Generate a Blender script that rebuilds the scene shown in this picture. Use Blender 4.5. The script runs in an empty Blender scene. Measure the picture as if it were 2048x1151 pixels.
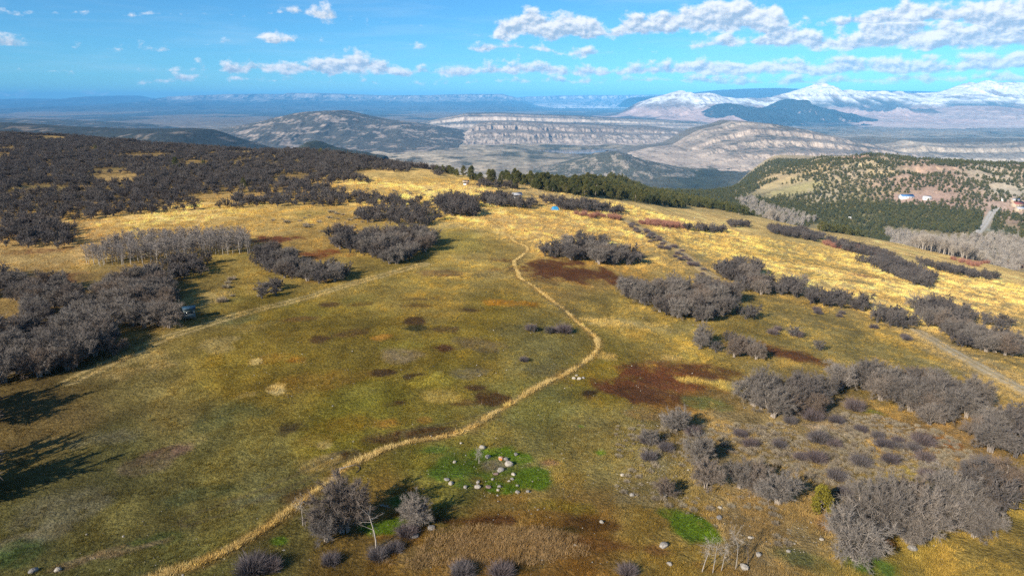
import bpy, math, random
import numpy as np
from mathutils import Vector, Matrix

# ------------------------------------------------------------------ camera, sky, sun, exposure
SC = bpy.context.scene
COL = SC.collection
IW, IH, FPX = 2048.0, 1151.0, 1384.0          # photograph size and focal length in its pixels
PITCH = math.radians(15.2)
CAMZ = 36.0
cam = bpy.data.cameras.new("camera")
cam.sensor_width = 36.0
cam.lens = 36.0 * FPX / IW
cam.clip_start = 0.5
cam.clip_end = 200000.0
camo = bpy.data.objects.new("camera", cam)
camo.location = (0, 0, CAMZ)
camo.rotation_euler = (math.radians(90) - PITCH, 0, 0)
COL.objects.link(camo)
SC.camera = camo

SUN_EL = math.radians(27.0)
SHX, SHY = 0.66, 0.75                          # direction in which shadows fall
SUN_DIR = Vector((-SHX * math.cos(SUN_EL), -SHY * math.cos(SUN_EL), math.sin(SUN_EL))).normalized()
sun = bpy.data.lights.new("sun", 'SUN')
sun.energy = 5.0
sun.angle = math.radians(0.53)
sun.color = (1.0, 0.90, 0.76)
suno = bpy.data.objects.new("sun", sun)
suno.rotation_euler = SUN_DIR.to_track_quat('Z', 'Y').to_euler()
suno.location = (0, 0, 400)
COL.objects.link(suno)

SC.view_settings.view_transform = 'Standard'
SC.view_settings.look = 'None'
SC.view_settings.gamma = 1.0
SC.view_settings.exposure = 0.80
SC.view_settings.use_curve_mapping = False
SC.render.engine = 'CYCLES'
SC.cycles.use_denoising = False
SC.cycles.max_bounces = 4
SC.cycles.diffuse_bounces = 2
SC.cycles.volume_bounces = 0
SC.cycles.transparent_max_bounces = 4


def ray_dir(px, py):
    """direction of the camera ray through a point of the photograph"""
    u = (np.asarray(px, float) - IW / 2) / FPX
    v = (np.asarray(py, float) - IH / 2) / FPX
    c, s = math.cos(PITCH), math.sin(PITCH)
    return u, c - v * s, -s - v * c


def az_el(px, py):
    x, y, z = ray_dir(px, py)
    return math.atan2(x, y), math.atan2(z, math.hypot(x, y))


class NT:
    """small helper for wiring node trees"""
    def __init__(self, tree):
        self.t = tree
        self.n = tree.nodes
        self.l = tree.links

    def add(self, kind, **kw):
        nd = self.n.new(kind)
        for k, v in kw.items():
            setattr(nd, k, v)
        return nd

    def put(self, sock, val):
        if isinstance(val, bpy.types.NodeSocket):
            self.l.new(val, sock)
        elif val is not None:
            sock.default_value = val

    def math(self, op, a, b=None, c=None, clamp=False):
        nd = self.add('ShaderNodeMath', operation=op, use_clamp=clamp)
        for i, v in enumerate((a, b, c)):
            self.put(nd.inputs[i], v)
        return nd.outputs[0]

    def vmath(self, op, a, b=None, out=0):
        nd = self.add('ShaderNodeVectorMath', operation=op)
        self.put(nd.inputs[0], a)
        if b is not None:
            self.put(nd.inputs[1], b)
        return nd.outputs[out]

    def mix(self, f, a, b, blend='MIX'):
        nd = self.add('ShaderNodeMix', data_type='RGBA', blend_type=blend)
        nd.clamp_factor = True
        self.put(nd.inputs[0], f)
        self.put(nd.inputs[6], a)
        self.put(nd.inputs[7], b)
        return nd.outputs[2]

    def noise(self, vec, scale, detail=4.0, rough=0.55, lac=2.0, dist=0.0):
        nd = self.add('ShaderNodeTexNoise')
        nd.noise_dimensions = '3D'
        self.put(nd.inputs['Vector'], vec)
        nd.inputs['Scale'].default_value = scale
        nd.inputs['Detail'].default_value = detail
        nd.inputs['Roughness'].default_value = rough
        nd.inputs['Lacunarity'].default_value = lac
        nd.inputs['Distortion'].default_value = dist
        return nd.outputs['Fac']

    def ramp(self, f, lo, hi, a=0.0, b=1.0, smooth=True):
        nd = self.add('ShaderNodeMapRange', interpolation_type='SMOOTHSTEP' if smooth else 'LINEAR')
        self.put(nd.inputs[0], f)
        for i, v in enumerate((lo, hi, a, b)):
            self.put(nd.inputs[1 + i], v)
        return nd.outputs[0]


# clouds in rows: (x, y, half height) as seen in the photograph, turned into compass bearing and height above the horizon
ROWS = [
    [(-400, 20, 20), (-260, 20, 0), (555, 28, 0), (585, 22, 12), (640, 28, 15), (690, 36, 10), (725, 38, 0), (965, 70, 0), (1000, 66, 26), (1060, 54, 40), (1110, 62, 34), (1170, 58, 36), (1215, 66, 14), (1250, 62, 26), (1320, 52, 34),
     (1400, 46, 38), (1480, 42, 46), (1545, 48, 42), (1590, 60, 8), (1700, 45, 6), (1760, 38, 26), (1810, 26, 38), (1870, 34, 22), (1930, 30, 30), (1990, 48, 44), (2080, 44, 50), (2240, 50, 46), (2400, 50, 10)],
    [(-300, 90, 16), (-120, 86, 0), (-40, 86, 16), (40, 87, 12), (95, 90, 0), (240, 101, 0), (275, 100, 14), (303, 101, 5), (322, 99, 12), (348, 101, 0), (455, 80, 0), (500, 76, 8), (550, 78, 16), (605, 78, 0), (940, 98, 0), (980, 96, 18), (1030, 90, 10),
     (1110, 100, 6), (1160, 108, 18), (1210, 108, 0), (1390, 90, 0), (1450, 84, 22), (1505, 84, 6), (1530, 80, 28), (1600, 76, 34), (1660, 86, 24), (1740, 80, 34), (1820, 78, 36), (1900, 74, 38), (1980, 82, 26), (2080, 80, 30), (2300, 80, 20)],
    [(-300, 150, 14), (-100, 150, 0), (355, 139, 0), (390, 138, 11), (425, 140, 0), (450, 142, 14), (520, 138, 20), (580, 142, 18), (640, 136, 24), (712, 128, 36), (760, 138, 24), (820, 144, 12), (880, 148, 14), (960, 144, 17), (1030, 138, 22),
     (1110, 142, 19), (1180, 146, 18), (1230, 148, 12), (1300, 142, 20), (1400, 134, 26), (1480, 138, 22), (1560, 130, 22), (1640, 140, 22), (1760, 134, 24), (1880, 138, 24), (2000, 126, 26), (2150, 130, 30), (2350, 140, 20)],
    [(-300, 180, 10), (-100, 186, 8), (40, 187, 8), (110, 187, 3), (140, 187, 0), (165, 186, 8), (195, 187, 0), (235, 172, 0), (290, 168, 9), (360, 158, 8), (400, 156, 12), (450, 158, 8), (540, 162, 4), (640, 163, 0), (900, 166, 4), (1050, 164, 9),
     (1250, 162, 10), (1400, 160, 12), (1600, 164, 13), (1800, 160, 14), (2000, 158, 15), (2300, 160, 14)],
]


def build_world():
    w = bpy.data.worlds.new("World")
    SC.world = w
    w.use_nodes = True
    w.cycles.sampling_method = 'MANUAL'
    w.cycles.sample_map_resolution = 256
    t = NT(w.node_tree)
    t.n.clear()
    out = t.add('ShaderNodeOutputWorld')
    bg = t.add('ShaderNodeBackground')
    bg.inputs['Strength'].default_value = 0.066
    sky = t.add('ShaderNodeTexSky', sky_type='NISHITA')
    sky.sun_disc = False
    sky.sun_elevation = SUN_EL
    sky.sun_rotation = math.atan2(SUN_DIR.x, SUN_DIR.y)
    sky.altitude = 2300.0
    sky.air_density = 1.0
    sky.dust_density = 0.6
    sky.ozone_density = 3.0
    tc = t.add('ShaderNodeTexCoord')
    s = t.add('ShaderNodeSeparateXYZ')
    t.put(s.inputs[0], tc.outputs['Generated'])
    az = t.math('ARCTAN2', s.outputs[0], s.outputs[1])
    el = t.math('ARCSINE', s.outputs[2])
    cmb = t.add('ShaderNodeCombineXYZ')
    t.put(cmb.inputs[0], az)
    t.put(cmb.inputs[1], el)
    P = cmb.outputs[0]
    wn = t.add('ShaderNodeTexNoise')
    t.put(wn.inputs['Vector'], t.vmath('MULTIPLY', P, (1.0, 1.8, 1.0)))
    wn.inputs['Scale'].default_value = 22.0
    wn.inputs['Detail'].default_value = 2.0
    ws = t.add('ShaderNodeSeparateColor')
    t.put(ws.inputs[0], wn.outputs['Color'])
    qa = t.math('MULTIPLY_ADD', t.math('SUBTRACT', ws.outputs[0], 0.5), 0.050, az)
    qe = t.math('MULTIPLY_ADD', t.math('SUBTRACT', ws.outputs[1], 0.5), 0.016, el)
    pos = t.math('MULTIPLY_ADD', qa, 1 / 1.6, 0.5)
    best = upper = None
    for row in ROWS:
        cr = t.add('ShaderNodeValToRGB')
        els = cr.color_ramp.elements
        while len(els) > 1:
            els.remove(els[-1])
        for i, (x, y, hh) in enumerate(row):
            a, e = az_el(x, y)
            p = min(max(a / 1.6 + 0.5, 0.0), 1.0)
            el_ = els[0] if i == 0 else els.new(p)
            el_.position = p
            el_.color = (e * 4, hh / FPX * 20, 0, 1)
        t.put(cr.inputs[0], pos)
        sc_ = t.add('ShaderNodeSeparateColor')
        t.put(sc_.inputs[0], cr.outputs[0])
        dy = t.math('MULTIPLY_ADD', sc_.outputs[0], -0.25, qe)
        lim = t.math('MAXIMUM', dy, t.math('MULTIPLY', dy, -1.9))
        f = t.math('MULTIPLY', t.math('MULTIPLY_ADD', sc_.outputs[1], 0.05, t.math('MULTIPLY', lim, -1.0)), 1 / 0.0135)
        up = t.math('DIVIDE', dy, t.math('MULTIPLY_ADD', sc_.outputs[1], 0.05, 0.004))
        if best is None:
            best, upper = f, up
        else:
            gt = t.math('GREATER_THAN', f, best)
            mx = t.add('ShaderNodeMix', data_type='FLOAT')
            t.put(mx.inputs[0], gt)
            t.put(mx.inputs[2], upper)
            t.put(mx.inputs[3], up)
            upper = mx.outputs[0]
            best = t.math('SMOOTH_MAX', best, f, 0.12)
    # outside these rows: bands along the horizon and scattered cumulus higher up, the same kind of cloud all round
    band = t.noise(t.vmath('MULTIPLY', P, (3.0, 60.0, 1.0)), 2.4, 4.0, 0.6)
    bm = t.math('MULTIPLY', t.ramp(el, 0.006, 0.02), t.ramp(el, 0.085, 0.04))
    bm = t.math('MULTIPLY', bm, t.ramp(az, -0.20, 0.35))
    best = t.math('MAXIMUM', best, t.math('MULTIPLY_ADD', t.math('MULTIPLY', band, bm), 3.2, -1.75))
    high = t.noise(t.vmath('MULTIPLY', P, (1.0, 2.0, 1.0)), 4.0, 2.0, 0.5)
    out_of = t.math('MAXIMUM', t.ramp(el, 0.17, 0.24), t.ramp(t.math('ABSOLUTE', az), 0.8, 0.95))
    hv = t.math('MULTIPLY_ADD', t.math('SUBTRACT', high, 0.60), 6.0, t.math('MULTIPLY_ADD', out_of, 3.0, -3.0))
    best = t.math('MAXIMUM', best, hv)
    Pn = t.vmath('MULTIPLY', P, (1.0, 1.4, 1.0))
    n0 = t.noise(Pn, 34.0, 8.0, 0.60)
    n1 = t.noise(t.vmath('ADD', Pn, (-0.0035, 0.0065, 0.0)), 34.0, 4.0, 0.60)      # a step towards the sun
    v = t.math('MULTIPLY_ADD', t.math('SUBTRACT', n0, 0.5), 4.2, best)
    dens = t.ramp(v, 0.05, 0.95)
    lit = t.math('MULTIPLY_ADD', t.math('SUBTRACT', n0, n1), 3.4, 0.42)
    lit = t.math('MULTIPLY_ADD', upper, 0.42, lit)
    lit = t.math('MULTIPLY_ADD', t.ramp(v, 1.2, 0.1), 0.22, lit)
    lit = t.ramp(lit, 0.0, 1.0)
    ccol = t.mix(lit, (3.4, 4.6, 6.2, 1), (9.2, 9.2, 9.3, 1))
    st = t.noise(t.vmath('MULTIPLY', P, (1.6, 15.0, 1.0)), 3.0, 5.0, 0.62, dist=0.4)       # thin high streaks
    st = t.math('MULTIPLY', t.ramp(st, 0.42, 0.85), 0.26)
    st = t.math('MULTIPLY', st, t.ramp(el, -0.02, 0.05))
    base = t.mix(1.0, sky.outputs[0], SKY_TINT, 'MULTIPLY')
    col = t.mix(st, base, (6.2, 7.6, 8.8, 1))
    col = t.mix(t.math('MULTIPLY', dens, 0.96), col, ccol)
    t.put(bg.inputs[0], col)
    t.l.new(bg.outputs[0], out.inputs[0])


SKY_TINT = (0.44, 0.94, 1.20, 1)
build_world()


# ------------------------------------------------------------------ noise and shape helpers
def _hash(ix, iy, seed):
    h = (ix.astype(np.int64) * 374761393 + iy.astype(np.int64) * 668265263 + int(seed) * 1274126177) & 0xFFFFFFFF
    h = ((h ^ (h >> 13)) * 1274126177) & 0xFFFFFFFF
    return ((h ^ (h >> 16)) & 0xFFFF) / 65535.0


def vnoise(x, y, seed=0):
    x = np.asarray(x, float)
    y = np.asarray(y, float)
    ix, iy = np.floor(x), np.floor(y)
    fx, fy = x - ix, y - iy
    fx = fx * fx * fx * (fx * (fx * 6 - 15) + 10)
    fy = fy * fy * fy * (fy * (fy * 6 - 15) + 10)
    a, b = _hash(ix, iy, seed), _hash(ix + 1, iy, seed)
    c, d = _hash(ix, iy + 1, seed), _hash(ix + 1, iy + 1, seed)
    return (a * (1 - fx) + b * fx) * (1 - fy) + (c * (1 - fx) + d * fx) * fy


def fbm(x, y, seed=0, octv=4, gain=0.5, ridged=False):
    s, amp, tot, f = 0.0, 1.0, 0.0, 1.0
    for o in range(octv):
        n = vnoise(np.asarray(x) * f + 17.3 * o, np.asarray(y) * f - 9.1 * o, seed + o * 7)
        if ridged:
            n = 1.0 - np.abs(2 * n - 1)
        s = s + amp * n
        tot += amp
        amp *= gain
        f *= 2.03
    return s / tot


def sstep(a, b, x):
    t = np.clip((np.asarray(x, float) - a) / (b - a), 0, 1)
    return t * t * (3 - 2 * t)


def splus(x, k):
    x = np.asarray(x, float) / k
    return k * np.where(x > 20, x, np.log1p(np.exp(np.minimum(x, 20))))


def smax(a, b, k):
    return b + splus(a - b, k)


# ------------------------------------------------------------------ shape of the land
def pre_h(X, Y):
    h = -0.145 * splus(X - 22, 18) * sstep(-20, 170, Y)
    h = h - 0.055 * splus(Y - 120, 40) * sstep(-30, 110, X)
    h = h + 0.010 * splus(-X - 40, 40)
    h = h + 2.2 * (fbm(X / 90, Y / 90, 3, 2) - 0.5) * sstep(30, 120, np.hypot(X, Y))
    h = h + 0.55 * (fbm(X / 14, Y / 14, 5, 2) - 0.5)
    return h


def march(px, py, hf, r0=25.0, r1=6000.0, n=700):
    """where camera rays meet the land hf(X, Y)"""
    px = np.atleast_1d(np.asarray(px, float))
    py = np.atleast_1d(np.asarray(py, float))
    dx, dy, dz = ray_dir(px, py)
    hl = np.hypot(dx, dy)
    dx, dy, dz = dx / hl, dy / hl, dz / hl
    r = np.exp(np.linspace(math.log(r0), math.log(r1), n))
    R = r[None, :]
    X, Y, Z = dx[:, None] * R, dy[:, None] * R, CAMZ + dz[:, None] * R
    below = Z < hf(X, Y)
    idx = np.argmax(below, axis=1)
    idx = np.where(below.any(axis=1), idx, n - 1)
    lo, hi = r[np.maximum(idx - 1, 0)], r[idx]
    for _ in range(18):
        m = (lo + hi) / 2
        b = CAMZ + dz * m < hf(dx * m, dy * m)
        hi = np.where(b, m, hi)
        lo = np.where(b, lo, m)
    return dx * hi, dy * hi, CAMZ + dz * hi


EDGE_PX = np.array([(-900, 300), (-500, 262), (-300, 260), (0, 264), (150, 270), (300, 284), (450, 294), (600, 300), (700, 307), (800, 324), (900, 338), (1000, 351), (1060, 356),
                    (1110, 361), (1160, 364), (1220, 365), (1265, 369), (1300, 382), (1400, 403), (1500, 426), (1600, 448), (1700, 464), (1800, 482), (1900, 504), (2048, 538), (2300, 600), (2700, 720)], float)
_ex, _ey, _ez = march(EDGE_PX[:, 0], EDGE_PX[:, 1], pre_h)
EDGE_A = np.degrees(np.arctan2(_ex, _ey))
EDGE_R = np.hypot(_ex, _ey)


def ground_h(X, Y):
    X = np.asarray(X, float)
    Y = np.asarray(Y, float)
    h = pre_h(X, Y)
    r = np.hypot(X, Y)
    a = np.degrees(np.arctan2(X, Y))
    E = np.interp(a, EDGE_A, EDGE_R)
    k = np.interp(a, [-20, -2, 4, 9, 12, 20, 34, 45], [0.26, 0.24, 0.22, 0.22, 0.16, 0.145, 0.175, 0.22])
    d = h - k * splus(r - E, 14)
    w = np.where(r > E - 60, 1.0, 0.0)
    fl = np.interp(a, [0, 6, 12], [-258, -190, -100]) - 158 * sstep(1000, 2100, r) * (1 - sstep(15, 21, a))
    fl = fl + 5 * (fbm(X / 160, Y / 160, 11, 3) - 0.5)
    d = np.where(w > 0, smax(d, fl, 6), h)
    # wooded knoll at the plateau's edge beyond the golden meadow
    ka = math.radians(float(np.interp(1221, EDGE_PX[:, 0], EDGE_A)))
    kr = float(np.interp(1221, EDGE_PX[:, 0], EDGE_R)) + 4
    kx, ky = kr * math.sin(ka), kr * math.cos(ka)
    d = d + 6.5 * np.exp(-(((X - kx) / 15) ** 2 + ((Y - ky) / 34) ** 2))
    # low knob on the edge of the plateau
    kx, ky = 560 * math.sin(math.radians(-13.3)), 560 * math.cos(math.radians(-13.3))
    d = d + 9 * np.exp(-(((X - kx) / 30) ** 2 + ((Y - ky) / 40) ** 2))
    # the long wooded hill across the valley
    cr = np.interp(a, [14, 17, 20, 24, 27, 31, 35, 40, 50], [-150, -128, -98, -66, -58, -62, -66, -70, -80]) + 5 * (fbm(X / 120, Y / 120, 21, 3) - 0.5)
    t = sstep(880, 1290, r + 90 * (fbm(X / 150, Y / 150, 23, 3) - 0.5)) * (1 - sstep(1340, 1780, r)) * sstep(13.5, 19, a)
    d = np.where(a > 13, d + t * np.maximum(cr + 100 + 12 * (fbm(X / 60, Y / 60, 25, 3, ridged=True) - 0.6), 0) , d)
    d = d - 190 * sstep(1900, 2550, r)
    return d


def G(px, py):
    """point of the ground under a pixel of the photograph"""
    x, y, z = march(px, py, ground_h)
    return np.stack([x, y, z], 1)


def Gp(pts):
    p = np.array(pts, float)
    return G(p[:, 0], p[:, 1])[:, :2]


def in_poly(P, poly):
    x, y = P[:, 0], P[:, 1]
    ins = np.zeros(len(P), bool)
    n = len(poly)
    for i in range(n):
        x0, y0 = poly[i]
        x1, y1 = poly[(i + 1) % n]
        c = (y0 > y) != (y1 > y)
        with np.errstate(divide='ignore', invalid='ignore'):
            xi = (x1 - x0) * (y - y0) / (y1 - y0) + x0
        ins ^= c & (x < xi)
    return ins


def line_dist(X, Y, line):
    """distance to a polyline and the side-to-side position along it"""
    best = np.full(X.shape, 1e9)
    for (x0, y0), (x1, y1) in zip(line[:-1], line[1:]):
        dx, dy = x1 - x0, y1 - y0
        L2 = dx * dx + dy * dy + 1e-9
        t = np.clip(((X - x0) * dx + (Y - y0) * dy) / L2, 0, 1)
        best = np.minimum(best, np.hypot(X - x0 - t * dx, Y - y0 - t * dy))
    return best


def smooth_line(pts, n=8):
    p = np.array(pts, float)
    out = []
    for i in range(len(p) - 1):
        p0, p1, p2, p3 = p[max(i - 1, 0)], p[i], p[i + 1], p[min(i + 2, len(p) - 1)]
        for j in range(n):
            t = j / n
            out.append(0.5 * ((2 * p1) + (-p0 + p2) * t + (2 * p0 - 5 * p1 + 4 * p2 - p3) * t * t + (-p0 + 3 * p1 - 3 * p2 + p3) * t ** 3))
    out.append(p[-1])
    return np.array(out)


# ------------------------------------------------------------------ objects
def tag(o, label=None, category=None, group=None, kind=None):
    if label:
        o["label"] = label
    if category:
        o["category"] = category
    if group:
        o["group"] = group
    if kind:
        o["kind"] = kind
    return o


def mesh_from(name, V, F, mat=None, smooth=False, cols=None):
    me = bpy.data.meshes.new(name)
    V = np.asarray(V, np.float32)
    F = [np.asarray(f, np.int32) for f in (F if isinstance(F, list) else [F])]
    F = [f for f in F if len(f)]
    me.vertices.add(len(V))
    me.vertices.foreach_set("co", V.ravel())
    nl = sum(f.size for f in F)
    me.loops.add(nl)
    me.loops.foreach_set("vertex_index", np.concatenate([f.ravel() for f in F]))
    npoly = sum(len(f) for f in F)
    me.polygons.add(npoly)
    starts, tot = [], 0
    for f in F:
        starts.append(tot + np.arange(len(f)) * f.shape[1])
        tot += f.size
    me.polygons.foreach_set("loop_start", np.concatenate(starts).astype(np.int32))
    if smooth:
        me.polygons.foreach_set("use_smooth", np.ones(npoly, bool))
    if cols is not None:
        ca = me.attributes.new("albedo", 'FLOAT_COLOR', 'POINT')
        c4 = np.ones((len(V), 4), np.float32)
        c4[:, :3] = cols
        ca.data.foreach_set("color", c4.ravel())
    me.update(calc_edges=True)
    me.validate()
    if mat:
        me.materials.append(mat)
    return me


def obj(name, me, parent=None, loc=None):
    o = bpy.data.objects.new(name, me)
    COL.objects.link(o)
    if parent is not None:
        o.parent = parent
    if loc is not None:
        o.location = loc
    return o


def empty(name, loc=(0, 0, 0), rz=0.0, sc=1.0):
    o = bpy.data.objects.new(name, None)
    o.empty_display_size = 0.3
    COL.objects.link(o)
    o.location = loc
    o.rotation_euler = (0, 0, rz)
    o.scale = (sc, sc, sc)
    return o


def new_mat(name, rough=0.9, spec=0.2):
    m = bpy.data.materials.new(name)
    m.use_nodes = True
    t = NT(m.node_tree)
    t.n.clear()
    out = t.add('ShaderNodeOutputMaterial')
    b = t.add('ShaderNodeBsdfPrincipled')
    b.inputs['Roughness'].default_value = rough
    b.inputs['Specular IOR Level'].default_value = spec
    t.l.new(b.outputs[0], out.inputs[0])
    return m, t, b


def grid_faces(nr, nc):
    i = np.arange(nr - 1)[:, None] * nc + np.arange(nc - 1)[None, :]
    return np.stack([i, i + 1, i + nc + 1, i + nc], -1).reshape(-1, 4)


def mat_land(name, scales, amt, bump=0.0, bump_scale=1.0):
    """land whose own colour comes from the 'albedo' attribute, with noise at several sizes"""
    m, t, b = new_mat(name, 0.95, 0.1)
    at = t.add('ShaderNodeAttribute', attribute_name='albedo')
    tc = t.add('ShaderNodeTexCoord')
    P = tc.outputs['Object']
    f = None
    for s, a in zip(scales, amt):
        n = t.ramp(t.noise(P, s, 4.0, 0.65), 0.25, 0.75, 1 - a, 1 + a, False)
        f = n if f is None else t.math('MULTIPLY', f, n)
    c = t.vmath('SCALE', at.outputs['Color'])
    t.put(c.node.inputs['Scale'], f)
    t.put(b.inputs['Base Color'], c)
    if bump:
        bn = t.add('ShaderNodeBump')
        bn.inputs['Strength'].default_value = 1.0
        bn.inputs['Distance'].default_value = bump
        t.put(bn.inputs['Height'], t.noise(P, bump_scale, 5.0, 0.65))
        t.l.new(bn.outputs[0], b.inputs['Normal'])
    return m


# ------------------------------------------------------------------ colours of the ground
GOLD, LGOLD, OLIVE, ODARK = (.60, .405, .140), (.62, .45, .18), (.168, .124, .024), (.098, .090, .034)
GOLIVE, SAGE, OBROWN, REDB = (.44, .315, .105), (.20, .15, .080), (.165, .088, .024), (.125, .050, .018)
GREEN, MOSS, TAN, PINK = (.060, .135, .010), (.14, .135, .020), (.34, .27, .16), (.34, .235, .17)
UNDER = (.20, .135, .055)
ZONES = [
    (60, 1120, ODARK), (300, 1080, ODARK), (200, 950, ODARK), (420, 900, (.13, .115, .040)), (60, 840, (.12, .085, .035)), (560, 1000, (.11, .10, .04)), (300, 820, (.15, .12, .045)), (500, 760, OLIVE),
    (700, 840, (.15, .125, .02)), (700, 700, OLIVE), (900, 720, OLIVE), (560, 640, OLIVE), (850, 600, (.26, .185, .050)), (1000, 640, OLIVE), (1080, 700, (.15, .128, .048)), (950, 540, (.32, .235, .075)),
    (930, 480, (.28, .21, .07)), (800, 560, (.22, .165, .05)), (1100, 450, GOLD), (1000, 440, GOLD), (1200, 450, GOLD), (900, 380, GOLD), (780, 360, GOLD), (1080, 380, (.34, .25, .11)),
    (350, 450, GOLD), (520, 450, (.38, .26, .08)), (100, 500, (.34, .225, .085)), (60, 560, UNDER), (250, 600, UNDER), (450, 560, (.26, .19, .06)), (600, 560, (.24, .175, .055)),
    (620, 480, (.30, .20, .07)), (300, 380, UNDER), (100, 340, (.22, .15, .07)), (500, 350, UNDER), (700, 330, (.26, .18, .08)),
    (1150, 540, (.26, .17, .06)), (1250, 620, (.22, .165, .055)), (1350, 680, (.26, .195, .06)), (1500, 660, (.24, .18, .06)), (1650, 690, (.24, .18, .065)), (1800, 740, (.26, .19, .06)),
    (1450, 500, GOLIVE), (1600, 500, GOLIVE), (1700, 560, (.52, .37, .14)), (1900, 600, (.54, .385, .15)), (2020, 640, (.36, .26, .10)), (1400, 450, GOLD), (1950, 540, GOLD), (2000, 720, (.30, .22, .09)),
    (1180, 760, OLIVE), (1050, 830, (.16, .14, .05)), (1150, 900, (.17, .14, .055)), (1300, 780, OBROWN), (1250, 850, (.17, .14, .06)),
    (1450, 860, SAGE), (1650, 890, (.22, .17, .10)), (1300, 960, (.175, .145, .075)), (1500, 1050, (.19, .14, .08)), (1600, 960, SAGE), (1900, 880, (.22, .145, .07)), (1850, 1110, (.24, .19, .06)),
    (2000, 1120, (.26, .19, .06)), (1400, 1100, (.17, .12, .035)), (1150, 1040, OBROWN), (950, 1080, (.20, .12, .042)), (700, 1100, (.13, .085, .025)), (850, 950, (.13, .125, .03)), (800, 1020, OBROWN),
    (550, 1100, (.10, .085, .028)), (1300, 1040, (.15, .105, .03)),
    (1250, 370, (.20, .17, .09)), (1500, 400, (.26, .22, .14)), (1750, 430, (.20, .175, .09)), (1950, 470, (.22, .18, .11)), (1700, 345, TAN), (1900, 350, PINK), (2040, 400, PINK), (1600, 335, TAN),
]
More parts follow.
